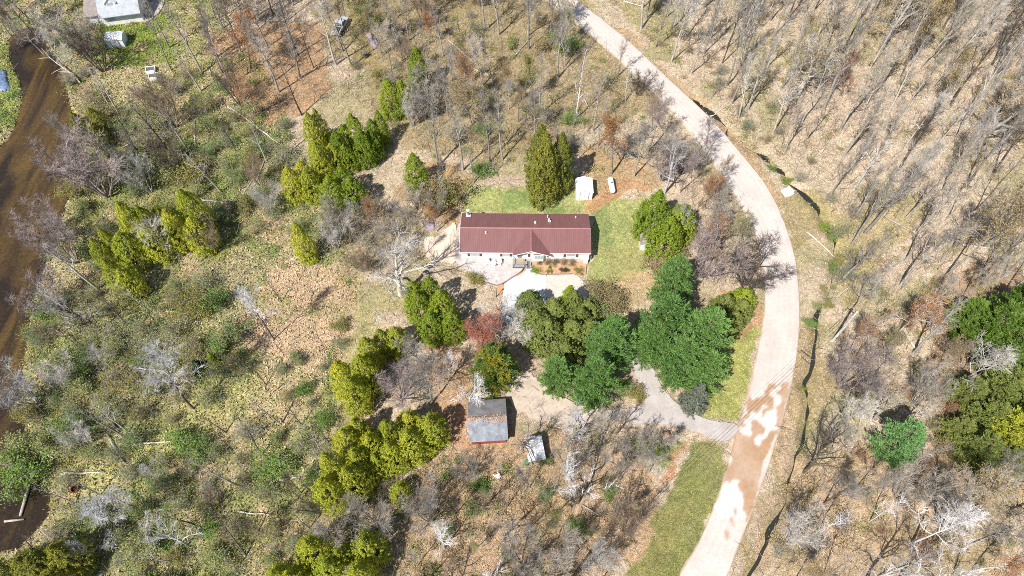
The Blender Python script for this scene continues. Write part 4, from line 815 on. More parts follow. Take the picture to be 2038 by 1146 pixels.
# ------------------------------------------------------------------ plants read off the photograph one by one (base pixel, height in metres)
CY, CG, CO = ('bark_brown', 'cedar_yellow'), ('bark_brown', 'cedar_green'), ('bark_brown', 'cedar_olive')
def cedars(L, mats, desc, grp, tp='cedar'):
    for px, py, h, wd in L:
        k = 1 if wd < 4.5 else 2 if wd < 6 else 3; c = at(px, py); a0 = random.uniform(0, 6.28)
        for j in range(k):
            f = (1, .72, .62)[k - 1]; o_ = np.array((math.cos(a0 + j * 6.283 / k), math.sin(a0 + j * 6.283 / k))) * wd * (0, .2, .27)[k - 1]
            hh = h * (1 if j == 0 else random.uniform(.72, .95)); plant(tp, 0, 0, hh, wd * f / (hh * .64) * random.uniform(.9, 1.1), mats, desc, 'cedar_tree', 'tree', grp, world=c + o_)
cedars([(302, 505, 11, 8), (266, 580, 8.5, 5.2), (398, 478, 10.5, 7.5), (235, 520, 8, 4.6), (330, 470, 9, 5)], CY, 'yellow-green cedar', 'cedars in the wetland')
cedars([(616, 514, 9.5, 3.6)], CY, 'narrow yellow-green cedar', 'cedars in the wetland')
cedars([(612, 388, 8, 6), (655, 345, 9, 6), (640, 290, 9, 4.5)], CY, 'yellow-green cedar', 'cedars left of the house')
cedars([(692, 402, 8, 7), (740, 320, 9, 5), (705, 300, 9, 5), (757, 290, 8, 4.6), (795, 228, 9, 5.4), (690, 330, 8, 5)], CG, 'deep green cedar', 'cedars left of the house')
cedars([(836, 185, 10, 5.6), (832, 372, 8.5, 4.2)], CG, 'deep green cedar', 'cedars left of the house')
cedars([(1088, 382, 16, 7.5)], CO, 'tall olive cedar', 'cedars by the lawn')
cedars([(1316, 480, 11, 9.4)], CG, 'bright green cedar', 'cedars by the lawn')
cedars([(842, 612, 8, 6), (884, 658, 9, 6.6)], CG, 'green cedar', 'cedars below the patio')
cedars([(718, 788, 11, 6.5), (782, 700, 7.5, 5), (745, 740, 9, 5)], CY, 'yellow-green cedar', 'cedars below the patio')
cedars([(690, 978, 11, 6.4), (742, 938, 9, 5.5), (835, 878, 8, 7), (775, 905, 9, 6), (712, 885, 8, 5), (800, 985, 4, 3)], CY, 'yellow-green cedar', 'cedars left of the barn')
cedars([(645, 1140, 8.5, 7.5), (722, 1128, 8.5, 7), (585, 1160, 7, 5)], CY, 'yellow-green cedar', 'cedars at the bottom edge')
cedars([(60, 1165, 8, 8), (140, 1140, 8, 7)], CO, 'olive cedar', 'cedars by the river')
cedars([(200, 278, 7, 6)], CO, 'dark olive cedar', 'cedars by the river')
PG = ('bark_brown', 'pine_green')
def pines(L, mats, desc, grp, tp='pine'):
    for px, py, h, wd in L: plant(tp, px, py, h, wd / (h * .71), mats, desc, 'pine_tree', 'tree', grp)
pines([(1326, 604, 12.5, 9), (1306, 690, 14, 11.5), (1376, 716, 14, 12), (1284, 710, 10, 8.5), (1388, 765, 10, 9), (1340, 752, 12, 10)], PG, 'big green pine', 'pines inside the drive loop')
pines([(1206, 716, 12, 10), (1178, 786, 11, 9.8)], PG, 'green pine', 'pines left of the drive')
pines([(1106, 768, 9, 7)], PG, 'small green pine', 'pines left of the drive')
pines([(985, 756, 9.5, 9.5)], ('bark_brown', 'pine_gold'), 'green and gold pine', 'pines left of the drive')
pines([(1757, 898, 10, 8.2)], ('bark_brown', 'pine_light'), 'light green pine', None)
plant('spruce', 1375, 808, 7.5, 1.15, ('bark_brown', 'spruce_blue'), 'grey-blue spruce', 'spruce_tree', 'tree')
plant('spruce', 1130, 612, 6.5, 1.25, ('bark_brown', 'cedar_green'), 'pointed green spruce', 'spruce_tree', 'tree')
plant('spruce', 402, 738, 3.6, 1.5, ('bark_dark', 'spruce_dark'), 'small dark spruce', 'spruce_tree', 'tree'); plant('spruce', 430, 722, 3.2, 1.5, ('bark_dark', 'cedar_green'), 'small green spruce', 'spruce_tree', 'tree')
cedars([(1115, 702, 8.5, 8), (1072, 645, 7.5, 8), (1152, 628, 6.5, 5.6), (1150, 672, 7, 6)], ('bark_brown', 'juniper_olive'), 'round olive juniper', 'junipers by the driveway'); cedars([(1445, 645, 7, 6)], ('bark_brown', 'juniper_olive'), 'olive juniper', 'junipers by the road')
cedars([(1470, 610, 5, 4)], CG, 'green juniper', 'junipers by the road')
HG = ('bark_brown', 'hemlock_green')
pines([(1925, 690, 12, 10), (2005, 660, 13, 11), (1890, 660, 9, 8), (1960, 720, 11, 10), (2030, 720, 11, 10), (1960, 655, 12, 9)], HG, 'bright green hemlock', 'hemlocks at the right edge')
pines([(1975, 880, 10, 9), (2040, 850, 11, 9)], ('bark_brown', 'cedar_yellow'), 'yellow-green hemlock', 'hemlocks at the right edge')
pines([(1915, 912, 8, 7.5), (1960, 790, 9, 8.5), (2030, 780, 8, 8), (1900, 800, 7, 6.5), (1935, 850, 8, 7.5), (1885, 870, 6, 6), (2000, 930, 7, 7), (2010, 830, 8, 8)], ('bark_brown', 'juniper_olive'), 'dull olive hemlock', 'hemlocks at the right edge')

def bt(tp, px, py, h, wide=1.0, m='bark_grey', desc='bare grey tree', grp=None, bud=None, tilt=0.0, taz=0.0, m2=None): return plant(tp, px, py, h, wide, (m, m2 or m), desc, 'bare_tree', 'tree', grp, bud, None, tilt, taz)
bt('oak0', 797, 586, 13, 1.35, 'bark_pale', 'wide bare spreading tree', m2='bark_pale')
plant('vase0', 962, 688, 7, 1.15, ('bark_mauve', 'bark_mauve'), 'red-budded maple', 'maple_tree', 'tree', None, 'bud_red')
bt('vase1', 1015, 668, 6.5, 1.5, 'bark_pale', 'pale many-stemmed tree')
bt('bush', 850, 735, 9, 1.25, 'bark_grey', 'dense grey twiggy tree'); bt('bush', 862, 800, 9.5, 1.25, 'bark_grey', 'dense grey twiggy tree'); bt('vase', 800, 790, 8, 1.2, 'bark_mauve', 'grey many-stemmed tree')
bt('oak2', 936, 806, 9, .85, 'bark_white', 'white dead tree'); bt('oak3', 899, 748, 7, .85, 'bark_white', 'white dead tree')
bt('bush1', 385, 812, 14, .95, 'bark_dark', 'white-crowned tree', m2='bark_white'); bt('bush2', 545, 674, 13.5, .6, 'bark_dark', 'pale-crowned tree', m2='bark_white')
bt('bush0', 247, 1056, 11, .95, 'bark_dark', 'white-crowned tree', m2='bark_white'); bt('bush1', 290, 1018, 8, .8, 'bark_dark', 'white-crowned tree', m2='bark_white'); bt('oak2', 372, 1084, 9, .8, 'bark_pale', 'pale leaning tree', m2='bark_white'); bt('oak3', 190, 1105, 6, .7, 'bark_white', 'white dead tree')
bt('oak0', 885, 1090, 7.5, .9, 'bark_white', 'white dead tree'); bt('oak1', 978, 1146, 7.5, .95, 'bark_white', 'white dead tree'); bt('oak', 720, 1150, 6, .9, 'bark_white', 'white dead tree')
bt('oak3', 1132, 882, 10, .85, 'bark_white', 'white-barked tree'); bt('oak2', 1150, 1000, 12, .8, 'bark_dark', 'white-crowned tree', m2='bark_white'); bt('oak1', 1040, 890, 9, .9, 'bark_dark', 'dark branching tree', m2='bark_grey')
bt('bush2', 1815, 1080, 13, .95, 'bark_white', 'white birch'); bt('thin0', 1628, 1062, 10, 1.1, 'bark_white', 'white snag'); bt('thin1', 1732, 1036, 10, 1.1, 'bark_white', 'white snag'); bt('oak1', 1790, 1150, 13, .8, 'bark_white', 'big pale tree'); bt('oak0', 2000, 1015, 11, .8, 'bark_dark', 'black branching tree'); bt('oak', 1720, 1160, 12, .8, 'bark_pale', 'pale tree')
bt('vase2', 1482, 572, 8.5, 1.5, 'bark_dark', 'dark many-stemmed tree overhanging the road'); bt('vase1', 1398, 548, 11, 1.1, 'bark_mauve', 'mauve many-stemmed tree'); bt('oak3', 1322, 384, 12, .8, 'bark_white', 'white-barked tree', m2='bark_pale'); bt('oak2', 1352, 478, 10, .6, 'bark_pale', 'pale slim tree')
bt('thin2', 1145, 236, 16, 1.0, 'bark_white', 'tall white birch', m2='bark_grey')
for px, py, h in ((975, 322, 15), (1000, 317, 14), (921, 338, 15.5), (873, 328, 15), (943, 362, 8), (1076, 228, 14), (1110, 155, 15), (1052, 97, 15), (992, 68, 15), (965, 60, 15), (1093, 78, 14), (800, 120, 11), (815, 80, 12), (900, 160, 9), (760, 110, 9), (740, 60, 9), (1190, 290, 10), (1180, 260, 12)): bt('tall', px, py, h, .9, 'bark_grey', 'tall bare grey tree', 'bare trees above the lawn')
bt('tall1', 1217, 345, 12.5, 1.2, 'bark_grey', 'orange-budded maple', None, 'bud_orange'); bt('bush', 1262, 350, 11, 1.1, 'bark_grey', 'bare grey tree'); bt('bush', 1290, 300, 10, 1.1, 'bark_mauve', 'bare grey tree'); bt('vase', 1270, 188, 6, 1.0, 'bark_dark', 'dark shrubby tree at the road edge')
bt('oak1', 1672, 190, 9, .8, 'bark_brown', 'red-budded tree', None, 'bud_red'); bt('tall1', 1960, 490, 13, 1.3, 'bark_grey', 'orange-budded tree', None, 'bud_orange'); bt('oak1', 2040, 470, 12, 1, 'bark_brown', 'orange-budded tree', None, 'bud_orange'); bt('bush0', 1790, 660, 10, 1.1, 'bark_pale', 'orange-budded tree', None, 'bud_orange'); bt('bush0', 1860, 740, 7, 1.1, 'bark_mauve', 'tan-budded tree', None, 'bud_tan')
bt('bush2', 1590, 145, 8, .8, 'bark_white', 'white-crowned tree'); bt('snag1', 1700, 376, 12, 1.1, 'bark_white', 'white-crowned tree'); bt('tall2', 1792, 568, 17.5, .9, 'bark_pale', 'big pale-trunked tree', m2='bark_grey'); bt('tall3', 1674, 560, 14, .9, 'bark_grey', 'tall bare grey tree'); bt('tall4', 1818, 702, 13, 1.0, 'bark_pale', 'big pale-trunked tree', m2='bark_grey')
bt('vase2', 1672, 765, 9, 1.3, 'bark_mauve', 'mauve many-stemmed tree'); bt('oak0', 1638, 890, 9, .9, 'bark_dark', 'dark branching tree', m2='bark_grey'); bt('bush', 1650, 850, 10, 1.1, 'bark_pale', 'pale twiggy tree'); bt('bush', 1900, 770, 11, 1.2, 'bark_pale', 'pale twiggy tree'); bt('bush', 1960, 960, 9, 1, 'bark_grey', 'bare grey tree')
bt('vase0', 215, 388, 12.5, 1.25, 'bark_mauve', 'mauve fan-shaped willow'); bt('vase1', 175, 365, 10, 1.2, 'bark_mauve', 'mauve fan-shaped willow'); bt('vase2', 150, 520, 9, 1.1, 'bark_mauve', 'mauve fan-shaped willow'); bt('oak1', 200, 655, 12, .7, 'bark_dark', 'leaning grey tree', m2='bark_pale'); bt('snag0', 195, 575, 12, 1, 'bark_pale', 'leaning grey tree'); bt('bush', 125, 700, 6, 1.2, 'bark_brown', 'tan twiggy tree', None, None); bt('vase', 110, 480, 8, 1.3, 'bark_mauve', 'mauve fan-shaped willow'); bt('vase', 70, 800, 8, 1.2, 'bark_pale', 'pale twiggy tree'); bt('vase', 120, 610, 8, 1.2, 'bark_mauve', 'mauve fan-shaped willow')
bt('oak', 345, 505, 11, .8, 'bark_pale', 'pale forked tree'); bt('tall0', 402, 145, 17, .9, 'bark_pale', 'tall pale-trunked tree', m2='bark_grey'); bt('tall1', 340, 138, 15, .7, 'bark_grey', 'tall slim grey tree'); bt('tall2', 337, 94, 14, .7, 'bark_grey', 'tall slim grey tree')
for px, py, h, m in ((45, 90, 9, 'bark_brown'), (85, 105, 8, 'bark_grey'), (20, 70, 9, 'bark_grey'), (125, 125, 7, 'bark_pale'), (60, 40, 9, 'bark_dark'), (150, 150, 6, 'bark_pale'), (10, 110, 6, 'bark_brown')): bt('bush', px, py, h, 1.25, m, 'twiggy riverside tree')
bt('vase', 205, 140, 10, 1.1, 'bark_dark', 'dark many-stemmed tree'); bt('vase', 180, 110, 10, 1.2, 'bark_grey', 'grey many-stemmed tree'); bt('bush', 130, 95, 8, 1.2, 'bark_pale', 'pale twiggy tree'); bt('bush', 60, 60, 10, 1.2, 'bark_grey', 'bare grey tree'); bt('bush', 100, 40, 9, 1.2, 'bark_pale', 'pale twiggy tree'); bt('oak', 20, 40, 10, 1.0, 'bark_grey', 'bare grey tree')
for px, py, h in ((333, 298, 12), (380, 307, 12), (240, 232, 11), (228, 225, 9), (275, 303, 10), (440, 382, 11), (555, 182, 12), (592, 108, 13), (668, 127, 14), (600, 228, 10), (700, 130, 12), (530, 320, 8), (470, 300, 8), (400, 180, 10), (300, 340, 10)): bt('snag', px, py, h, .9, random.choice(('bark_dark', 'bark_grey', 'bark_pale')), 'slim bare snag', 'slim snags above the wetland', None, random.uniform(0, .1), random.uniform(0, 6))
for px, py, h, tl in ((270, 660, 9, .2), (265, 865, 8, .3), (250, 870, 9, .25), (600, 845, 6, .1), (560, 845, 8, .3), (520, 905, 8, .2), (485, 970, 9, .4), (655, 880, 5, .1), (690, 1010, 9, .35), (405, 1050, 8, .3), (615, 1050, 7, .1), (490, 1105, 9, .45), (350, 1120, 7, .3), (95, 1125, 7, .3), (150, 1000, 6, .5), (200, 985, 6, .3), (530, 765, 6, .35), (640, 900, 6, .1), (300, 620, 7, .3), (560, 600, 5, .2), (450, 860, 6, .3), (380, 700, 5, .4)): bt('snag', px, py, h, .8, random.choice(('bark_dark', 'bark_dark', 'bark_grey', 'bark_pale')), 'thin leaning snag', 'leaning snags in the wetland', None, tl, R(140) + random.uniform(-.6, .6))

for px, py, h in ((180, 310, 9), (210, 330, 8), (260, 340, 8), (300, 260, 9), (350, 250, 10), (420, 270, 9), (450, 250, 8), (480, 210, 9), (300, 380, 8), (360, 350, 8), (520, 370, 7), (540, 420, 7), (470, 440, 7), (430, 500, 7), (180, 700, 8), (230, 740, 7), (150, 770, 7), (110, 860, 7), (330, 960, 6), (440, 1000, 6), (520, 1060, 6), (600, 980, 6), (650, 700, 5), (180, 880, 6), (270, 930, 6), (560, 1100, 6), (300, 1100, 6), (640, 1020, 6)):
    bt(random.choice(('bush', 'thin', 'vase')), px, py, h, .9, random.choice(('bark_grey', 'bark_pale', 'bark_brown', 'bark_dark')), 'bare wetland tree', 'bare trees in the wetland', None, random.uniform(0, .2), R(140))
# ------------------------------------------------------------------ woods filled tree by tree
PLANTS[:] = [p for p in PLANTS if p[0]]
USED = [(p[0].location.x, p[0].location.y, 2.2) for p in PLANTS]
BLOCK = [np.array(z) for z in NOPLANT]
def fill(pg, n, gap, fn, tries=40, own=None):
    W = poly(pg); lo, hi = W.min(0), W.max(0); k = 0; spots = own if own is not None else USED
    if not n: return
    rg = np.random.default_rng(n + int(pg[0][0]) + 5000); C = np.c_[rg.uniform(lo[0], hi[0], n * tries), rg.uniform(lo[1], hi[1], n * tries)]
    ok = inside(C, W)
    for b in BLOCK + (OPEN if own is not None else []): ok &= ~inside(C, b) | (rg.random(len(C)) < (.12 if b is not None and own is not None and any(b is q for q in OPEN) else 0))
    if own is not None: ok &= fbm(C[:, 0], C[:, 1], 12, 511) + rg.normal(0, .07, len(C)) > .44
    for x, y in C[ok]:
        if k >= n: break
        if any((x - a) ** 2 + (y - b) ** 2 < (gap if own is not None else min(gap, g + gap * .5)) ** 2 for a, b, g in spots): continue
        spots.append((x, y, gap)); fn((x, y)); k += 1
def wood(tps, hs, ms, descs, grp, wide=(.8, 1.1), budp=0.0, tl=.05):
    def f(p):
        tp = random.choice(tps); m = random.choice(ms); bud = None
        if random.random() < budp: tp = random.choice(('bush0', 'oak1', 'tall1')); bud = random.choice(('bud_orange', 'bud_tan', 'bud_olive', 'bud_tan'))
        d = random.choice(descs) if not bud else {'bud_orange': 'orange-budded tree', 'bud_tan': 'tan-budded tree', 'bud_olive': 'olive-budded tree'}[bud]
        plant(tp, 0, 0, random.uniform(*hs), random.uniform(*wide), (m, m if random.random() < .6 else 'bark_grey'), d, 'bare_tree', 'tree', grp, bud, None, random.uniform(0, tl), random.uniform(0, 6), p)
    return f
fill([(1230, -130), (2150, -130), (2200, 560), (1690, 560), (1668, 450), (1590, 330), (1440, 215), (1330, 120), (1250, 40)], 250, 3.2, wood(['tall'] * 5 + ['thin', 'bush'], (12, 18), ['bark_grey', 'bark_grey', 'bark_grey', 'bark_dark', 'bark_pale', 'bark_pale'], ['tall bare forest tree'], 'leafless woods right of the road', (.75, 1.05), .16))
fill([(1690, 560), (2120, 520), (2060, 1200), (1520, 1200), (1610, 900), (1660, 700)], 60, 4.0, wood(['bush', 'vase', 'thin', 'snag', 'oak'], (6, 11.5), ['bark_grey', 'bark_dark', 'bark_pale', 'bark_mauve', 'bark_grey'], ['bare woodland tree'], 'scrubby woods right of the road', (.75, 1.05), .15, .12))
fill([(420, -120), (720, -120), (700, 130), (620, 170), (520, 230), (430, 170)], 62, 3.4, wood(['tall', 'bush', 'thin', 'tall'], (9, 14), ['bark_mauve', 'bark_grey', 'bark_grey', 'bark_dark'], ['bare greyish tree'], 'grey woods at the top', (.8, 1.1), .12))
fill([(700, -120), (1080, -120), (1220, 120), (1320, 230), (1270, 340), (1120, 340), (860, 310), (780, 200), (700, 120)], 62, 3.1, wood(['tall', 'bush', 'thin', 'vase'], (6, 12), ['bark_grey', 'bark_brown', 'bark_pale'], ['bare grey-brown tree'], 'thin woods above the house', (.8, 1.1), .25))
fill([(680, 940), (900, 950), (1000, 930), (1250, 940), (1290, 1000), (1180, 1200), (680, 1200)], 44, 3.1, wood(['oak', 'bush', 'thin', 'vase'], (5, 9), ['bark_grey', 'bark_brown', 'bark_pale', 'bark_dark'], ['bare grey-brown tree'], 'sparse trees at the bottom', (.8, 1.1), .15, .15))
fill([(1150, 860), (1290, 860), (1330, 900), (1270, 970), (1130, 940)], 12, 2.8, wood(['bush', 'vase', 'oak'], (5, 8), ['bark_grey', 'bark_pale', 'bark_brown'], ['bare grey-brown tree'], 'trees below the driveway'))
fill([(1050, 790), (1240, 800), (1180, 880), (1050, 860)], 0, 3, None)
fill([(780, 420), (900, 330), (1000, 350), (880, 400), (860, 520), (740, 560), (640, 480), (700, 430)], 20, 2.9, wood(['bush', 'vase', 'thin'], (5, 8), ['bark_grey', 'bark_brown', 'bark_pale'], ['bare twiggy tree'], 'twiggy trees left of the house', (.8, 1.1), .2))
fill([(1330, 300), (1420, 320), (1490, 470), (1500, 560), (1400, 560), (1400, 420), (1300, 360)], 13, 2.8, wood(['bush', 'vase'], (6, 9), ['bark_grey', 'bark_mauve', 'bark_brown'], ['bare twiggy tree'], 'trees along the inside of the bend', (.8, 1.1), .3))

# shrubs
def sh(tps, hs, mats, descs, grp, wide=(.85, 1.35)):
    def f(p):
        i = random.randrange(len(mats)); plant(random.choice(tps), 0, 0, random.uniform(*hs), random.uniform(*wide), ('bark_grey', mats[i]), descs[i], 'shrub', 'shrub', grp, None, None, 0, 0, p)
    return f
SU = []
OPEN = [poly([(280, 890), (300, 820), (440, 770), (540, 700), (480, 620), (560, 530), (690, 560), (700, 640), (640, 720), (620, 860), (520, 850), (430, 880), (350, 905)]), poly([(100, 930), (260, 930), (240, 1000), (110, 1010)])]
GR = ['shrub_green', 'shrub_sage', 'shrub_olive', 'shrub_sage']; GD = ['fresh green shrub', 'sage green shrub', 'olive shrub', 'sage green shrub']
fill([(150, 290), (420, 180), (570, 230), (580, 420), (480, 500), (470, 560), (330, 600), (180, 600), (150, 450)], 46, 2.7, sh(['shrub', 'airy', 'airy'], (1.8, 3.4), GR, GD, 'shrubs in the upper wetland'), 40, SU)
fill([(90, 600), (420, 560), (470, 640), (480, 720), (440, 800), (280, 880), (60, 900), (60, 760)], 44, 2.6, sh(['shrub', 'airy', 'airy'], (1.8, 3.6), GR, GD, 'shrubs in the middle wetland'), 40, SU)
fill([(100, 900), (420, 850), (640, 800), (680, 960), (560, 1180), (180, 1180), (110, 1050)], 46, 2.8, sh(['shrub', 'airy', 'scrub', 'airy'], (1.4, 2.8), GR, GD, 'shrubs in the lower wetland'), 40, SU)
fill([(560, 700), (690, 640), (700, 760), (640, 840), (520, 820)], 10, 2.4, sh(['shrub', 'airy'], (1.2, 2), GR, GD, 'shrubs in the lower wetland'), 40, SU)
fill([(150, 60), (330, 100), (430, 200), (300, 300), (160, 280), (140, 180)], 18, 2.8, sh(['airy', 'scrub'], (2, 3.6), ['shrub_olive', 'shrub_sage', 'bud_tan'], ['olive shrub', 'sage green shrub', 'tan shrub'], 'shrubs by the neighbouring house'), 40, SU)
fill([(640, 100), (740, 0), (1080, 0), (1260, 180), (1200, 300), (860, 330), (760, 240), (640, 220)], 36, 3.2, sh(['airy', 'scrub', 'shrub'], (1.4, 3), ['shrub_olive', 'shrub_sage', 'bud_tan', 'shrub_green'], ['olive shrub', 'sage green shrub', 'tan shrub', 'fresh green shrub'], 'shrubs above the house'), 40, SU)
fill([(560, 430), (720, 430), (860, 420), (850, 540), (690, 560), (600, 520)], 12, 2.6, sh(['airy', 'scrub'], (1.5, 3), ['shrub_olive', 'shrub_sage', 'bud_tan'], ['olive shrub', 'sage green shrub', 'tan shrub'], 'shrubs left of the house'), 40, SU)
fill([(1270, 80), (1420, 60), (1500, 180), (1700, 420), (1780, 560), (1700, 760), (1680, 600), (1640, 420), (1500, 280)], 22, 3.4, sh(['scrub', 'airy'], (1.2, 2.6), ['shrub_olive', 'bud_tan', 'shrub_sage'], ['olive shrub', 'tan shrub', 'sage green shrub'], 'shrubs beyond the ditch'), 40, SU)
fill([(1620, 880), (2038, 900), (2038, 1180), (1520, 1180)], 18, 3.2, sh(['scrub', 'airy'], (1, 2.2), ['shrub_olive', 'bud_tan', 'bud_orange'], ['olive shrub', 'tan shrub', 'orange-brown shrub'], 'shrubs in the right-hand woods'), 40, SU)
fill([(1800, 640), (2040, 700), (2040, 900), (1850, 920), (1780, 760)], 14, 2.6, sh(['scrub', 'airy'], (1.2, 2.8), ['bud_orange', 'bud_tan', 'shrub_olive'], ['rusty orange shrub', 'tan shrub', 'olive shrub'], 'shrubs under the hemlocks'), 40, SU)
fill([(700, 950), (1250, 950), (1240, 1040), (1100, 1160), (700, 1160)], 16, 3.2, sh(['scrub', 'airy', 'shrub'], (.9, 2.0), ['shrub_olive', 'bud_tan', 'shrub_green', 'shrub_sage'], ['olive shrub', 'tan shrub', 'fresh green shrub', 'sage green shrub'], 'shrubs below the barn'), 40, SU)
fill([(1400, 580), (1500, 600), (1440, 680), (1420, 640)], 4, 2.0, sh(['airy'], (1, 1.8), ['shrub_olive'], ['olive shrub'], 'shrubs beside the pines'), 40, SU)
for px, py, h, m, d in ((962, 345, 2.2, 'shrub_green', 'bright green shrub'), (1130, 352, 1.6, 'shrub_green', 'bright green shrub'), (890, 400, 3.4, 'shrub_olive', 'big olive shrub'), (860, 395, 3.2, 'bud_tan', 'big tan shrub'), (375, 885, 2.6, 'shrub_green', 'bright green shrub'), (400, 895, 2.2, 'shrub_green', 'bright green shrub'), (60, 945, 3.4, 'shrub_green', 'bright green shrub'), (40, 900, 3, 'shrub_sage', 'sage green shrub'), (1180, 745, 1.6, 'shrub_green', 'bright green shrub'), (1265, 790, 1.5, 'shrub_olive', 'olive shrub'), (1240, 775, 1.5, 'shrub_green', 'dark green shrub'), (1195, 590, 2.6, 'bud_tan', 'tan brown shrub'), (1225, 610, 2.4, 'bud_tan', 'tan brown shrub'), (1180, 620, 2.4, 'shrub_sage', 'sage green shrub'), (1310, 540, 2.6, 'bud_tan', 'tan brown shrub'), (1340, 515, 2.2, 'bud_tan', 'tan brown shrub'), (1313, 905, .9, 'shrub_lime', 'yellow-green shrub'), (736, 45, 1.8, 'shrub_lime', 'vivid green shrub'), (722, 25, 2.0, 'shrub_lime', 'vivid green shrub'), (945, 560, 1.5, 'shrub_olive', 'olive shrub'), (1085, 920, 1.0, 'shrub_green', 'fresh green shrub'), (960, 970, 1.4, 'shrub_green', 'fresh green shrub'), (1213, 985, 1.2, 'shrub_green', 'dark green shrub'), (1148, 1050, 1.5, 'shrub_green', 'fresh green shrub')):
    plant('shrub', px, py, h, 1.2, ('bark_grey', m), d, 'shrub', 'shrub')
# planted bed by the front wall
for px, py, h, wd, m, d, tp in ((1074, 524, .9, 1.0, 'bud_tan', 'dormant brown shrub', 'scrub'), (1090, 524, 1.0, 1.2, 'bud_tan', 'dormant brown shrub', 'scrub'), (1106, 524, 1.0, 1.2, 'bud_tan', 'dormant brown shrub', 'scrub'), (1122, 524, 1.0, 1.2, 'bud_tan', 'dormant brown shrub', 'scrub'), (1138, 525, 1.0, 1.2, 'bud_tan', 'dormant brown shrub', 'scrub'), (1068, 539, .7, 1.6, 'shrub_lime', 'yellow-green garden shrub', 'shrub'), (1094, 532, .45, 1.0, 'pine_green', 'small green garden plant', 'shrub'), (1090, 541, .45, 1.0, 'pine_green', 'small green garden plant', 'shrub'), (1097, 541, .45, 1.0, 'pine_green', 'small green garden plant', 'shrub'), (1120, 538, .6, 1.2, 'shutter', 'dark purple garden shrub', 'shrub'), (1128, 538, .6, 1.2, 'spruce_dark', 'dark green garden shrub', 'shrub'), (1152, 540, .8, 1.2, 'shrub_olive', 'olive garden shrub', 'shrub')):
    plant(tp, px, py, h, wd, ('bark_brown', m), d, 'garden_shrub', 'shrub', 'shrubs in the front flower bed')
# green plants along the ditch
for i in range(60):
    j = random.randrange(30, len(DITCH) - 8); a = DITCH[j] + RNG.normal(0, .55, 2); q = topx(*a)
    if q[1] < 440 and random.random() < .85 or q[1] > 700 and random.random() < .85: continue
    plant('shrub' if random.random() < .5 else 'airy', 0, 0, random.uniform(.3, 1.0), random.uniform(.9, 1.9), ('bark_grey', random.choice(('shrub_green', 'cedar_green', 'shrub_olive', 'shrub_green'))), 'low green ditch plant', 'ditch_plant', 'plant', 'low plants along the ditch', None, None, 0, 0, a)

# ------------------------------------------------------------------ fallen logs
LOGS = []
for k, (a, b, rr, m) in enumerate((((455, 213), (512, 252), .2, 'log_pale'), ((505, 248), (562, 290), .17, 'log_pale'), ((498, 235), (530, 272), .12, 'log_grey'), ((580, 296), (625, 262), .13, 'log_grey'), ((250, 885), (348, 878), .2, 'log_pale'), ((214, 866), (250, 925), .2, 'log_grey'), ((225, 840), (243, 872), .18, 'log_grey'), ((52, 883), (104, 911), .2, 'log_pale'), ((120, 943), (208, 939), .18, 'log_pale'), ((398, 917), (437, 896), .14, 'log_pale'), ((475, 1018), (540, 1025), .12, 'log_pale'), ((545, 957), (597, 949), .15, 'log_pale'), ((1605, 462), (1668, 512), .16, 'log_pale'), ((1795, 651), (1824, 700), .3, 'log_pale'), ((400, 398), (500, 408), .17, 'log_grey'), ((475, 400), (500, 360), .14, 'log_pale'), ((505, 370), (535, 300), .14, 'log_grey'), ((250, 290), (306, 258), .15, 'log_pale'), ((386, 215), (389, 300), .14, 'log_pale'), ((330, 180), (350, 160), .16, 'log_grey'), ((893, 80), (973, 150), .16, 'log_pale'), ((930, 130), (968, 148), .12, 'log_pale'), ((1025, 110), (1060, 70), .18, 'log_grey'), ((1242, 3), (1282, 13), .17, 'log_pale'), ((1162, 195), (1172, 215), .2, 'log_grey'), ((1415, 228), (1462, 202), .13, 'log_pale'), ((1912, 486), (1998, 498), .14, 'log_pale'), ((1870, 250), (1920, 200), .15, 'log_grey'), ((1760, 430), (1830, 470), .14, 'log_grey'), ((1158, 1005), (1196, 1026), .12, 'log_pale'), ((340, 590), (372, 575), .12, 'log_grey'), ((330, 620), (362, 622), .12, 'log_pale'), ((620, 920), (650, 890), .1, 'log_pale'), ((740, 815), (760, 780), .12, 'log_grey'), ((1690, 570), (1665, 590), .1, 'log_pale'), ((1925, 1085), (1990, 1060), .14, 'log_grey'))):
    A, B = at(*a), at(*b); P = []
    for t in np.linspace(0, 1, 7): q = A * (1 - t) + B * t + RNG.normal(0, .06, 2); P.append((q[0], q[1], gz(*q) + rr * .8 + .05))
    mb = MB(); mb.tube(P, [rr * (1 - .45 * t) for t in np.linspace(0, 1, 7)], 7); o = mb.build('fallen_log', m, None, True); tag(o, None, 'log', 'fallen logs'); LOGS.append(o)
    for j in range(3):
        i = random.randint(2, 5); d = nrm(np.array((*(B - A), 0)) / np.linalg.norm(B - A) + np.array((random.uniform(-1, 1), random.uniform(-1, 1), random.uniform(.1, .5)))) * random.uniform(.5, 1.3); MB().tube([P[i], tuple(np.array(P[i]) + d)], [.04, .012], 4).build('branch_stub', m, o)
    PLANTS.append((o, 'pale fallen log' if m == 'log_pale' else 'grey fallen log', topx(*((A + B) / 2))))
for a, b, lb, rr in (((58, 962), (38, 1026), 'long brown log slanting in the river at lower left', .22), ((8, 1037), (46, 1032), 'short pale log floating across the end of river log', .16)):
    A, B = at(*a), at(*b); tag(MB().tube([(*A, -.1), (*((A + B) / 2), -.2), (*B, -.25)], [rr, rr * .95, rr * .8], 9).build('river_log', 'log_grey', None, True), lb, 'log')
A, B = at(162, 168), at(88, 106); P = [(*(A * (1 - t) + B * t + np.array((math.sin(t * 7) * .3, 0))), .5 + .7 * t) for t in np.linspace(0, 1, 8)]
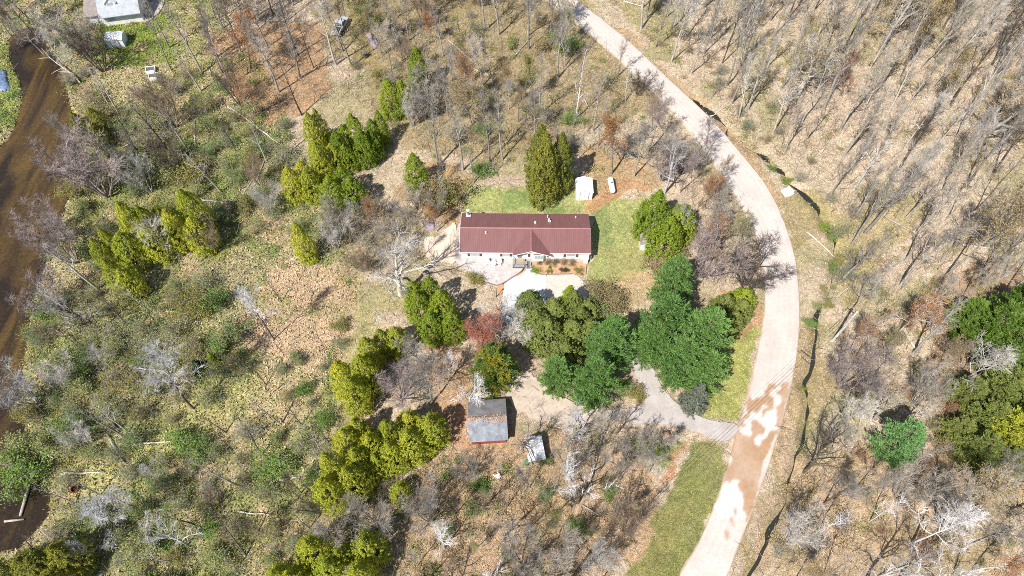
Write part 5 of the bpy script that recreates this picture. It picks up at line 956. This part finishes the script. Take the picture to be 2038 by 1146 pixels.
o = MB().tube(P, [.16 * (1 - .8 * t) for t in np.linspace(0, 1, 8)], 6).build('fallen_tree', 'bark_white', None, True); tag(o, 'white dead tree fallen out over the river at upper left', 'log')
for i, (dx, dy) in ((1, (-2.2, -1.2)), (2, (-2.4, .1)), (3, (-1.6, -1.9)), (4, (1.0, 1.6)), (5, (-2.2, -.4)), (6, (.8, 1.0))): q = np.array(P[i]); MB().tube([tuple(q), tuple(q + np.array((dx * .5, dy * .6, .2))), tuple(q + np.array((dx, dy, .1)))], [.06, .04, .015], 5).build('branch', 'bark_white', o)

# ------------------------------------------------------------------ leaf litter and grass blades (real geometry, uncountable)
def litter(name, n, sz, hgt, seed, area=None, bright=(.6, 1.5), kindlabel='', green=None, upright=.5):
    rg = np.random.default_rng(seed)
    P = np.c_[rg.uniform(-115, 115, n * 2), rg.uniform(8, 140, n * 2)]; q = np.array(topx_arr(P)).T
    ok = (q[:, 0] > -40) & (q[:, 0] < 2080) & (q[:, 1] > -40) & (q[:, 1] < 1190)
    if area is not None: ok &= inside(P, area)
    for b in NOPLANT: ok &= ~inside(P, b)
    P = P[ok][:n]; n = len(P); C = zone_colour(P) * rg.uniform(bright[0], bright[1], (n, 1)) * rg.uniform(.9, 1.1, (n, 3))
    if green is not None: k = (rg.random(n)[:, None] < .5) & (C[:, 1:2] > C[:, :1] * .82); C = np.where(k, np.array(green) * rg.uniform(.7, 1.3, (n, 1)), C)
    Z = ground_z(P); c = np.c_[P, Z + rg.uniform(0, hgt, n)]; d = rg.normal(0, 1, (n, 3)); d[:, 2] = abs(d[:, 2]) * upright; d /= np.linalg.norm(d, axis=1)[:, None]
    u = np.cross(d, rg.normal(0, 1, (n, 3))); u /= np.linalg.norm(u, axis=1)[:, None] + 1e-9; s = sz * rg.uniform(.5, 1.4, (n, 1))
    V = np.stack([c - u * s * .4, c + u * s * .4, c + d * s], 1).reshape(-1, 3); me = npmesh(name, V, np.arange(n * 3).reshape(-1, 3))
    a = me.color_attributes.new('Col', 'FLOAT_COLOR', 'POINT'); a.data.foreach_set('color', np.repeat(np.c_[C.clip(0, .9), np.ones(n)], 3, 0).astype(np.float32).ravel())
    return tag(link(name, me, 'litter'), kindlabel, name.split('_')[-1], None, 'stuff')
def topx_arr(P):
    z = -CAM_H; yc = P[:, 1] * CT + z * ST; zc = -P[:, 1] * ST + z * CT; return 1019 + F * P[:, 0] / -zc, 573 - F * yc / -zc
litter('leaf_litter', 340000, .15, .03, 1, None, (.6, 1.4), 'dead leaves and twigs strewn over the open ground')
litter('wetland_grass', 200000, .3, .04, 2, ZW[0], (.6, 1.35), 'dead and green grass blades across the wetland', (.17, .2, .05), 1.6)

def undergrowth():
    rg = np.random.default_rng(9); Z = [(ZW[0], 620, ((.11, .2, .04), (.22, .26, .1), (.26, .24, .08), (.2, .25, .1))), (poly([(640, 0), (1080, 0), (1300, 220), (1200, 340), (860, 340), (700, 200)]), 170, ((.26, .24, .09), (.2, .24, .09), (.3, .25, .12))), (poly([(1200, 0), (2038, 0), (2038, 1146), (1500, 1146), (1650, 700), (1660, 460), (1440, 230)]), 330, ((.3, .25, .12), (.33, .24, .14), (.24, .24, .09))), (poly([(680, 900), (1300, 940), (1180, 1160), (680, 1160)]), 110, ((.3, .25, .12), (.14, .22, .05), (.33, .24, .14)))]
    Ps, Cs = [], []
    for W, n, cols in Z:
        lo, hi = W.min(0), W.max(0); C = np.c_[rg.uniform(lo[0], hi[0], n * 9), rg.uniform(lo[1], hi[1], n * 9)]; ok = inside(C, W)
        for b in NOPLANT + OPEN: ok &= ~inside(C, b)
        ok &= fbm(C[:, 0], C[:, 1], 9, 501) + rg.normal(0, .05, len(C)) > .5
        for c in C[ok][:n]:
            m = rg.integers(90, 260); r = rg.uniform(.5, 1.5); q = rg.normal(0, 1, (m, 3)) * np.array((r * .5, r * .5, r * .32)); q[:, 2] = abs(q[:, 2]) + .02
            Ps.append(q + np.array((*c, gz(*c)))); Cs.append(np.array(cols[rg.integers(len(cols))]) * rg.uniform(.7, 1.35, (m, 1)))
    P = np.concatenate(Ps); C = np.concatenate(Cs); me = npmesh('undergrowth', *cards(P, rg.normal(0, 1, P.shape), .16, .085, rg, np.array((0, 0, 1.)) + rg.normal(0, .5, P.shape)))
    a = me.color_attributes.new('Col', 'FLOAT_COLOR', 'POINT'); a.data.foreach_set('color', np.repeat(np.c_[C, np.ones(len(C))], 4, 0).astype(np.float32).ravel())
    tag(link('undergrowth', me, 'litter'), 'low leafy undergrowth scattered through the woods and wetland', 'undergrowth', None, 'stuff')
undergrowth()
def twigs(n):
    rg = np.random.default_rng(12); P = np.c_[rg.uniform(-115, 115, n * 2), rg.uniform(8, 140, n * 2)]; q = np.array(topx_arr(P)).T; ok = (q[:, 0] > -40) & (q[:, 0] < 2080) & (q[:, 1] > -40) & (q[:, 1] < 1190)
    lawns = [poly(z[0]) for z in ZONES if z[2] >= .95]
    for b in NOPLANT + lawns: ok &= ~inside(P, b)
    P = P[ok][:n]; n = len(P); az = rg.uniform(0, 6.28, n); up = rg.uniform(0, .7, n) ** 2; L = rg.uniform(.35, 1.7, n) * rg.choice((1, 1, 1.8), n); z = ground_z(P) + .04
    a = np.c_[P, z]; b = a + np.c_[np.cos(az) * L * np.cos(up), np.sin(az) * L * np.cos(up), np.sin(up) * L]; r = rg.uniform(.011, .03, n)
    me = npmesh('fallen_twigs', *tubes(np.c_[a, b, r, r * .5], 3)); C = np.where(rg.random(n)[:, None] < .5, np.array((.13, .1, .08)), np.array((.42, .36, .3))) * rg.uniform(.6, 1.3, (n, 1))
    at_ = me.color_attributes.new('Col', 'FLOAT_COLOR', 'POINT'); at_.data.foreach_set('color', np.repeat(np.c_[C, np.ones(n)], 6, 0).astype(np.float32).ravel())
    tag(link('fallen_twigs', me, 'litter'), 'fallen twigs and thin branches strewn over the woodland floor', 'twigs', None, 'stuff')
twigs(26000)
def thicket():
    rg = np.random.default_rng(15); S, C = [], []
    for pg, n, hs in (([(1250, -60), (2080, -60), (2080, 560), (1690, 560), (1660, 450), (1560, 320), (1400, 190), (1300, 90)], 2300, (1.5, 5)), ([(1690, 560), (2080, 540), (2060, 1180), (1520, 1180), (1610, 900), (1650, 700)], 1000, (1, 3.5)), ([(420, -60), (1080, -60), (1230, 130), (1300, 230), (1200, 330), (860, 320), (700, 200), (560, 230), (430, 180)], 2600, (1.2, 4.5)), ([(680, 900), (930, 900), (1290, 930), (1200, 1180), (680, 1180)], 900, (1, 3.2)), ([(1050, 800), (1240, 830), (1300, 900), (1100, 880)], 120, (1, 3)), ([(100, 250), (600, 200), (620, 420), (500, 560), (330, 700), (280, 880), (60, 900), (150, 500)], 800, (1.2, 4)), ([(640, 420), (880, 380), (860, 540), (700, 560), (620, 500)], 420, (1.2, 4)), ([(1310, 290), (1400, 310), (1480, 450), (1495, 570), (1400, 560), (1390, 430)], 300, (1.2, 4)), ([(200, 900), (680, 900), (600, 1180), (200, 1180)], 450, (.8, 3))):
        W = poly(pg); lo, hi = W.min(0), W.max(0); Q = np.c_[rg.uniform(lo[0], hi[0], n * 4), rg.uniform(lo[1], hi[1], n * 4)]; ok = inside(Q, W)
        for b in NOPLANT + OPEN: ok &= ~inside(Q, b)
        Q = Q[ok][:n]; zz = ground_z(Q)
        for (x, y), z in zip(Q, zz):
            h = rg.uniform(*hs); d = nrm(np.array((rg.normal(0, .22), rg.normal(0, .22), 1.0))); p = np.array((x, y, z - .05)); m = p + d * h * .5; d2 = nrm(d + rg.normal(0, .15, 3)); e = m + d2 * h * .5; r = .008 + h * .0055
            cc = ((.2, .17, .14), (.34, .3, .25), (.1, .08, .065), (.27, .21, .15))[rg.integers(4)]; k0 = len(S)
            S.append((*p, *m, r, r * .75)); S.append((*m, *e, r * .75, r * .3))
            for _ in range(7):
                t = rg.uniform(.3, 1); q = p + (m - p) * min(1, t * 2) if t < .5 else m + (e - m) * (t * 2 - 1); f = q + nrm(rg.normal(0, 1, 3) * np.array((1, 1, .5)) + np.array((0, 0, .7))) * h * rg.uniform(.12, .34); S.append((*q, *f, r * .45, r * .22))
            C += [cc] * (len(S) - k0)
    C = np.array(C) * rg.uniform(.75, 1.25, (len(S), 1)); me = npmesh('sapling_thicket', *tubes(S, 3)); a = me.color_attributes.new('Col', 'FLOAT_COLOR', 'POINT'); a.data.foreach_set('color', np.repeat(np.c_[C, np.ones(len(C))], 6, 0).astype(np.float32).ravel())
    tag(link('sapling_thicket', me, 'litter'), 'thicket of thin leafless saplings under the bare trees', 'thicket', None, 'stuff')
thicket()

# ------------------------------------------------------------------ labels: what it is and which one, from the nearest landmark
LM = {'main red-roofed house': (1048, 465), 'white metal shed': (1162, 378), 'propane tank': (1216, 365), 'grey-roofed barn': (968, 840), 'rusty-roofed tin shed': (1066, 903), 'white sheet by the road': (1567, 380), 'pale utility pole': (1684, 650), 'top-left neighbouring house': (230, 25), 'white shed at top left': (232, 82), 'pair of dark crates': (304, 146), 'parked pickup truck': (678, 56), 'mauve tarp heap': (742, 80), 'fire ring': (149, 973), 'river log': (48, 995), 'burn bin': (1323, 870), 'driveway mouth': (1450, 865), 'wet mud on the road': (1500, 920), 'blue tarp': (5, 160), 'fallen tree over the river': (125, 135), 'patio': (975, 535), 'small brown-roofed shed': (1285, 482), 'top end of the road': (1118, 5), 'bottom end of the road': (1400, 1140), 'top right corner': (2038, 0), 'bottom right corner': (2038, 1146), 'bottom left corner': (0, 1146), 'middle of the right edge': (2038, 573), 'two small dark spruces': (415, 715), 'light green pine': (1765, 845), 'reed clearing': (590, 630), 'grey-blue spruce': (1375, 765), 'right-hand ditch': (1652, 520), 'middle of the bottom edge': (800, 1146), 'quarter point of the top edge': (510, 0), 'three-quarter point of the top edge': (1530, 0), 'white driveway pad': (1045, 580), 'yellow cedar clump': (300, 470), 'narrow yellow cedar': (600, 455), 'bright green hemlocks': (1950, 620), 'long pale log': (300, 881), 'bottom edge below the wetland': (400, 1146), 'pale litter clearing on the right': (1750, 1000)}
OCT = ['right of', 'above right of', 'above', 'above left of', 'left of', 'below left of', 'below', 'below right of']
ORD = ['nearest', 'second', 'third', 'fourth', 'fifth', 'sixth', 'seventh', 'eighth', 'ninth', 'tenth', 'eleventh', 'twelfth'] + ['%dth' % k for k in range(13, 60)]
buckets = {}
for o, d, (x, y) in PLANTS:
    lm = min(LM, key=lambda k: (LM[k][0] - x) ** 2 + (LM[k][1] - y) ** 2); dx, dy = x - LM[lm][0], LM[lm][1] - y
    buckets.setdefault((d, lm, int(round(math.degrees(math.atan2(dy, dx)) / 45)) % 8), []).append((dx * dx + dy * dy, len(buckets), o))
for (d, lm, oc), L in buckets.items():
    L.sort(key=lambda t: t[0])
    for i, (_, _, o) in enumerate(L):
        o['label'] = (d + ' ' + OCT[oc] + ' the ' + lm) if len(L) == 1 else (ORD[i] + ' ' + d + ' ' + OCT[oc] + ' the ' + lm)
import time
print('plants', len(PLANTS), 'tris', sum(len(m.polygons) * 2 for m in bpy.data.meshes))
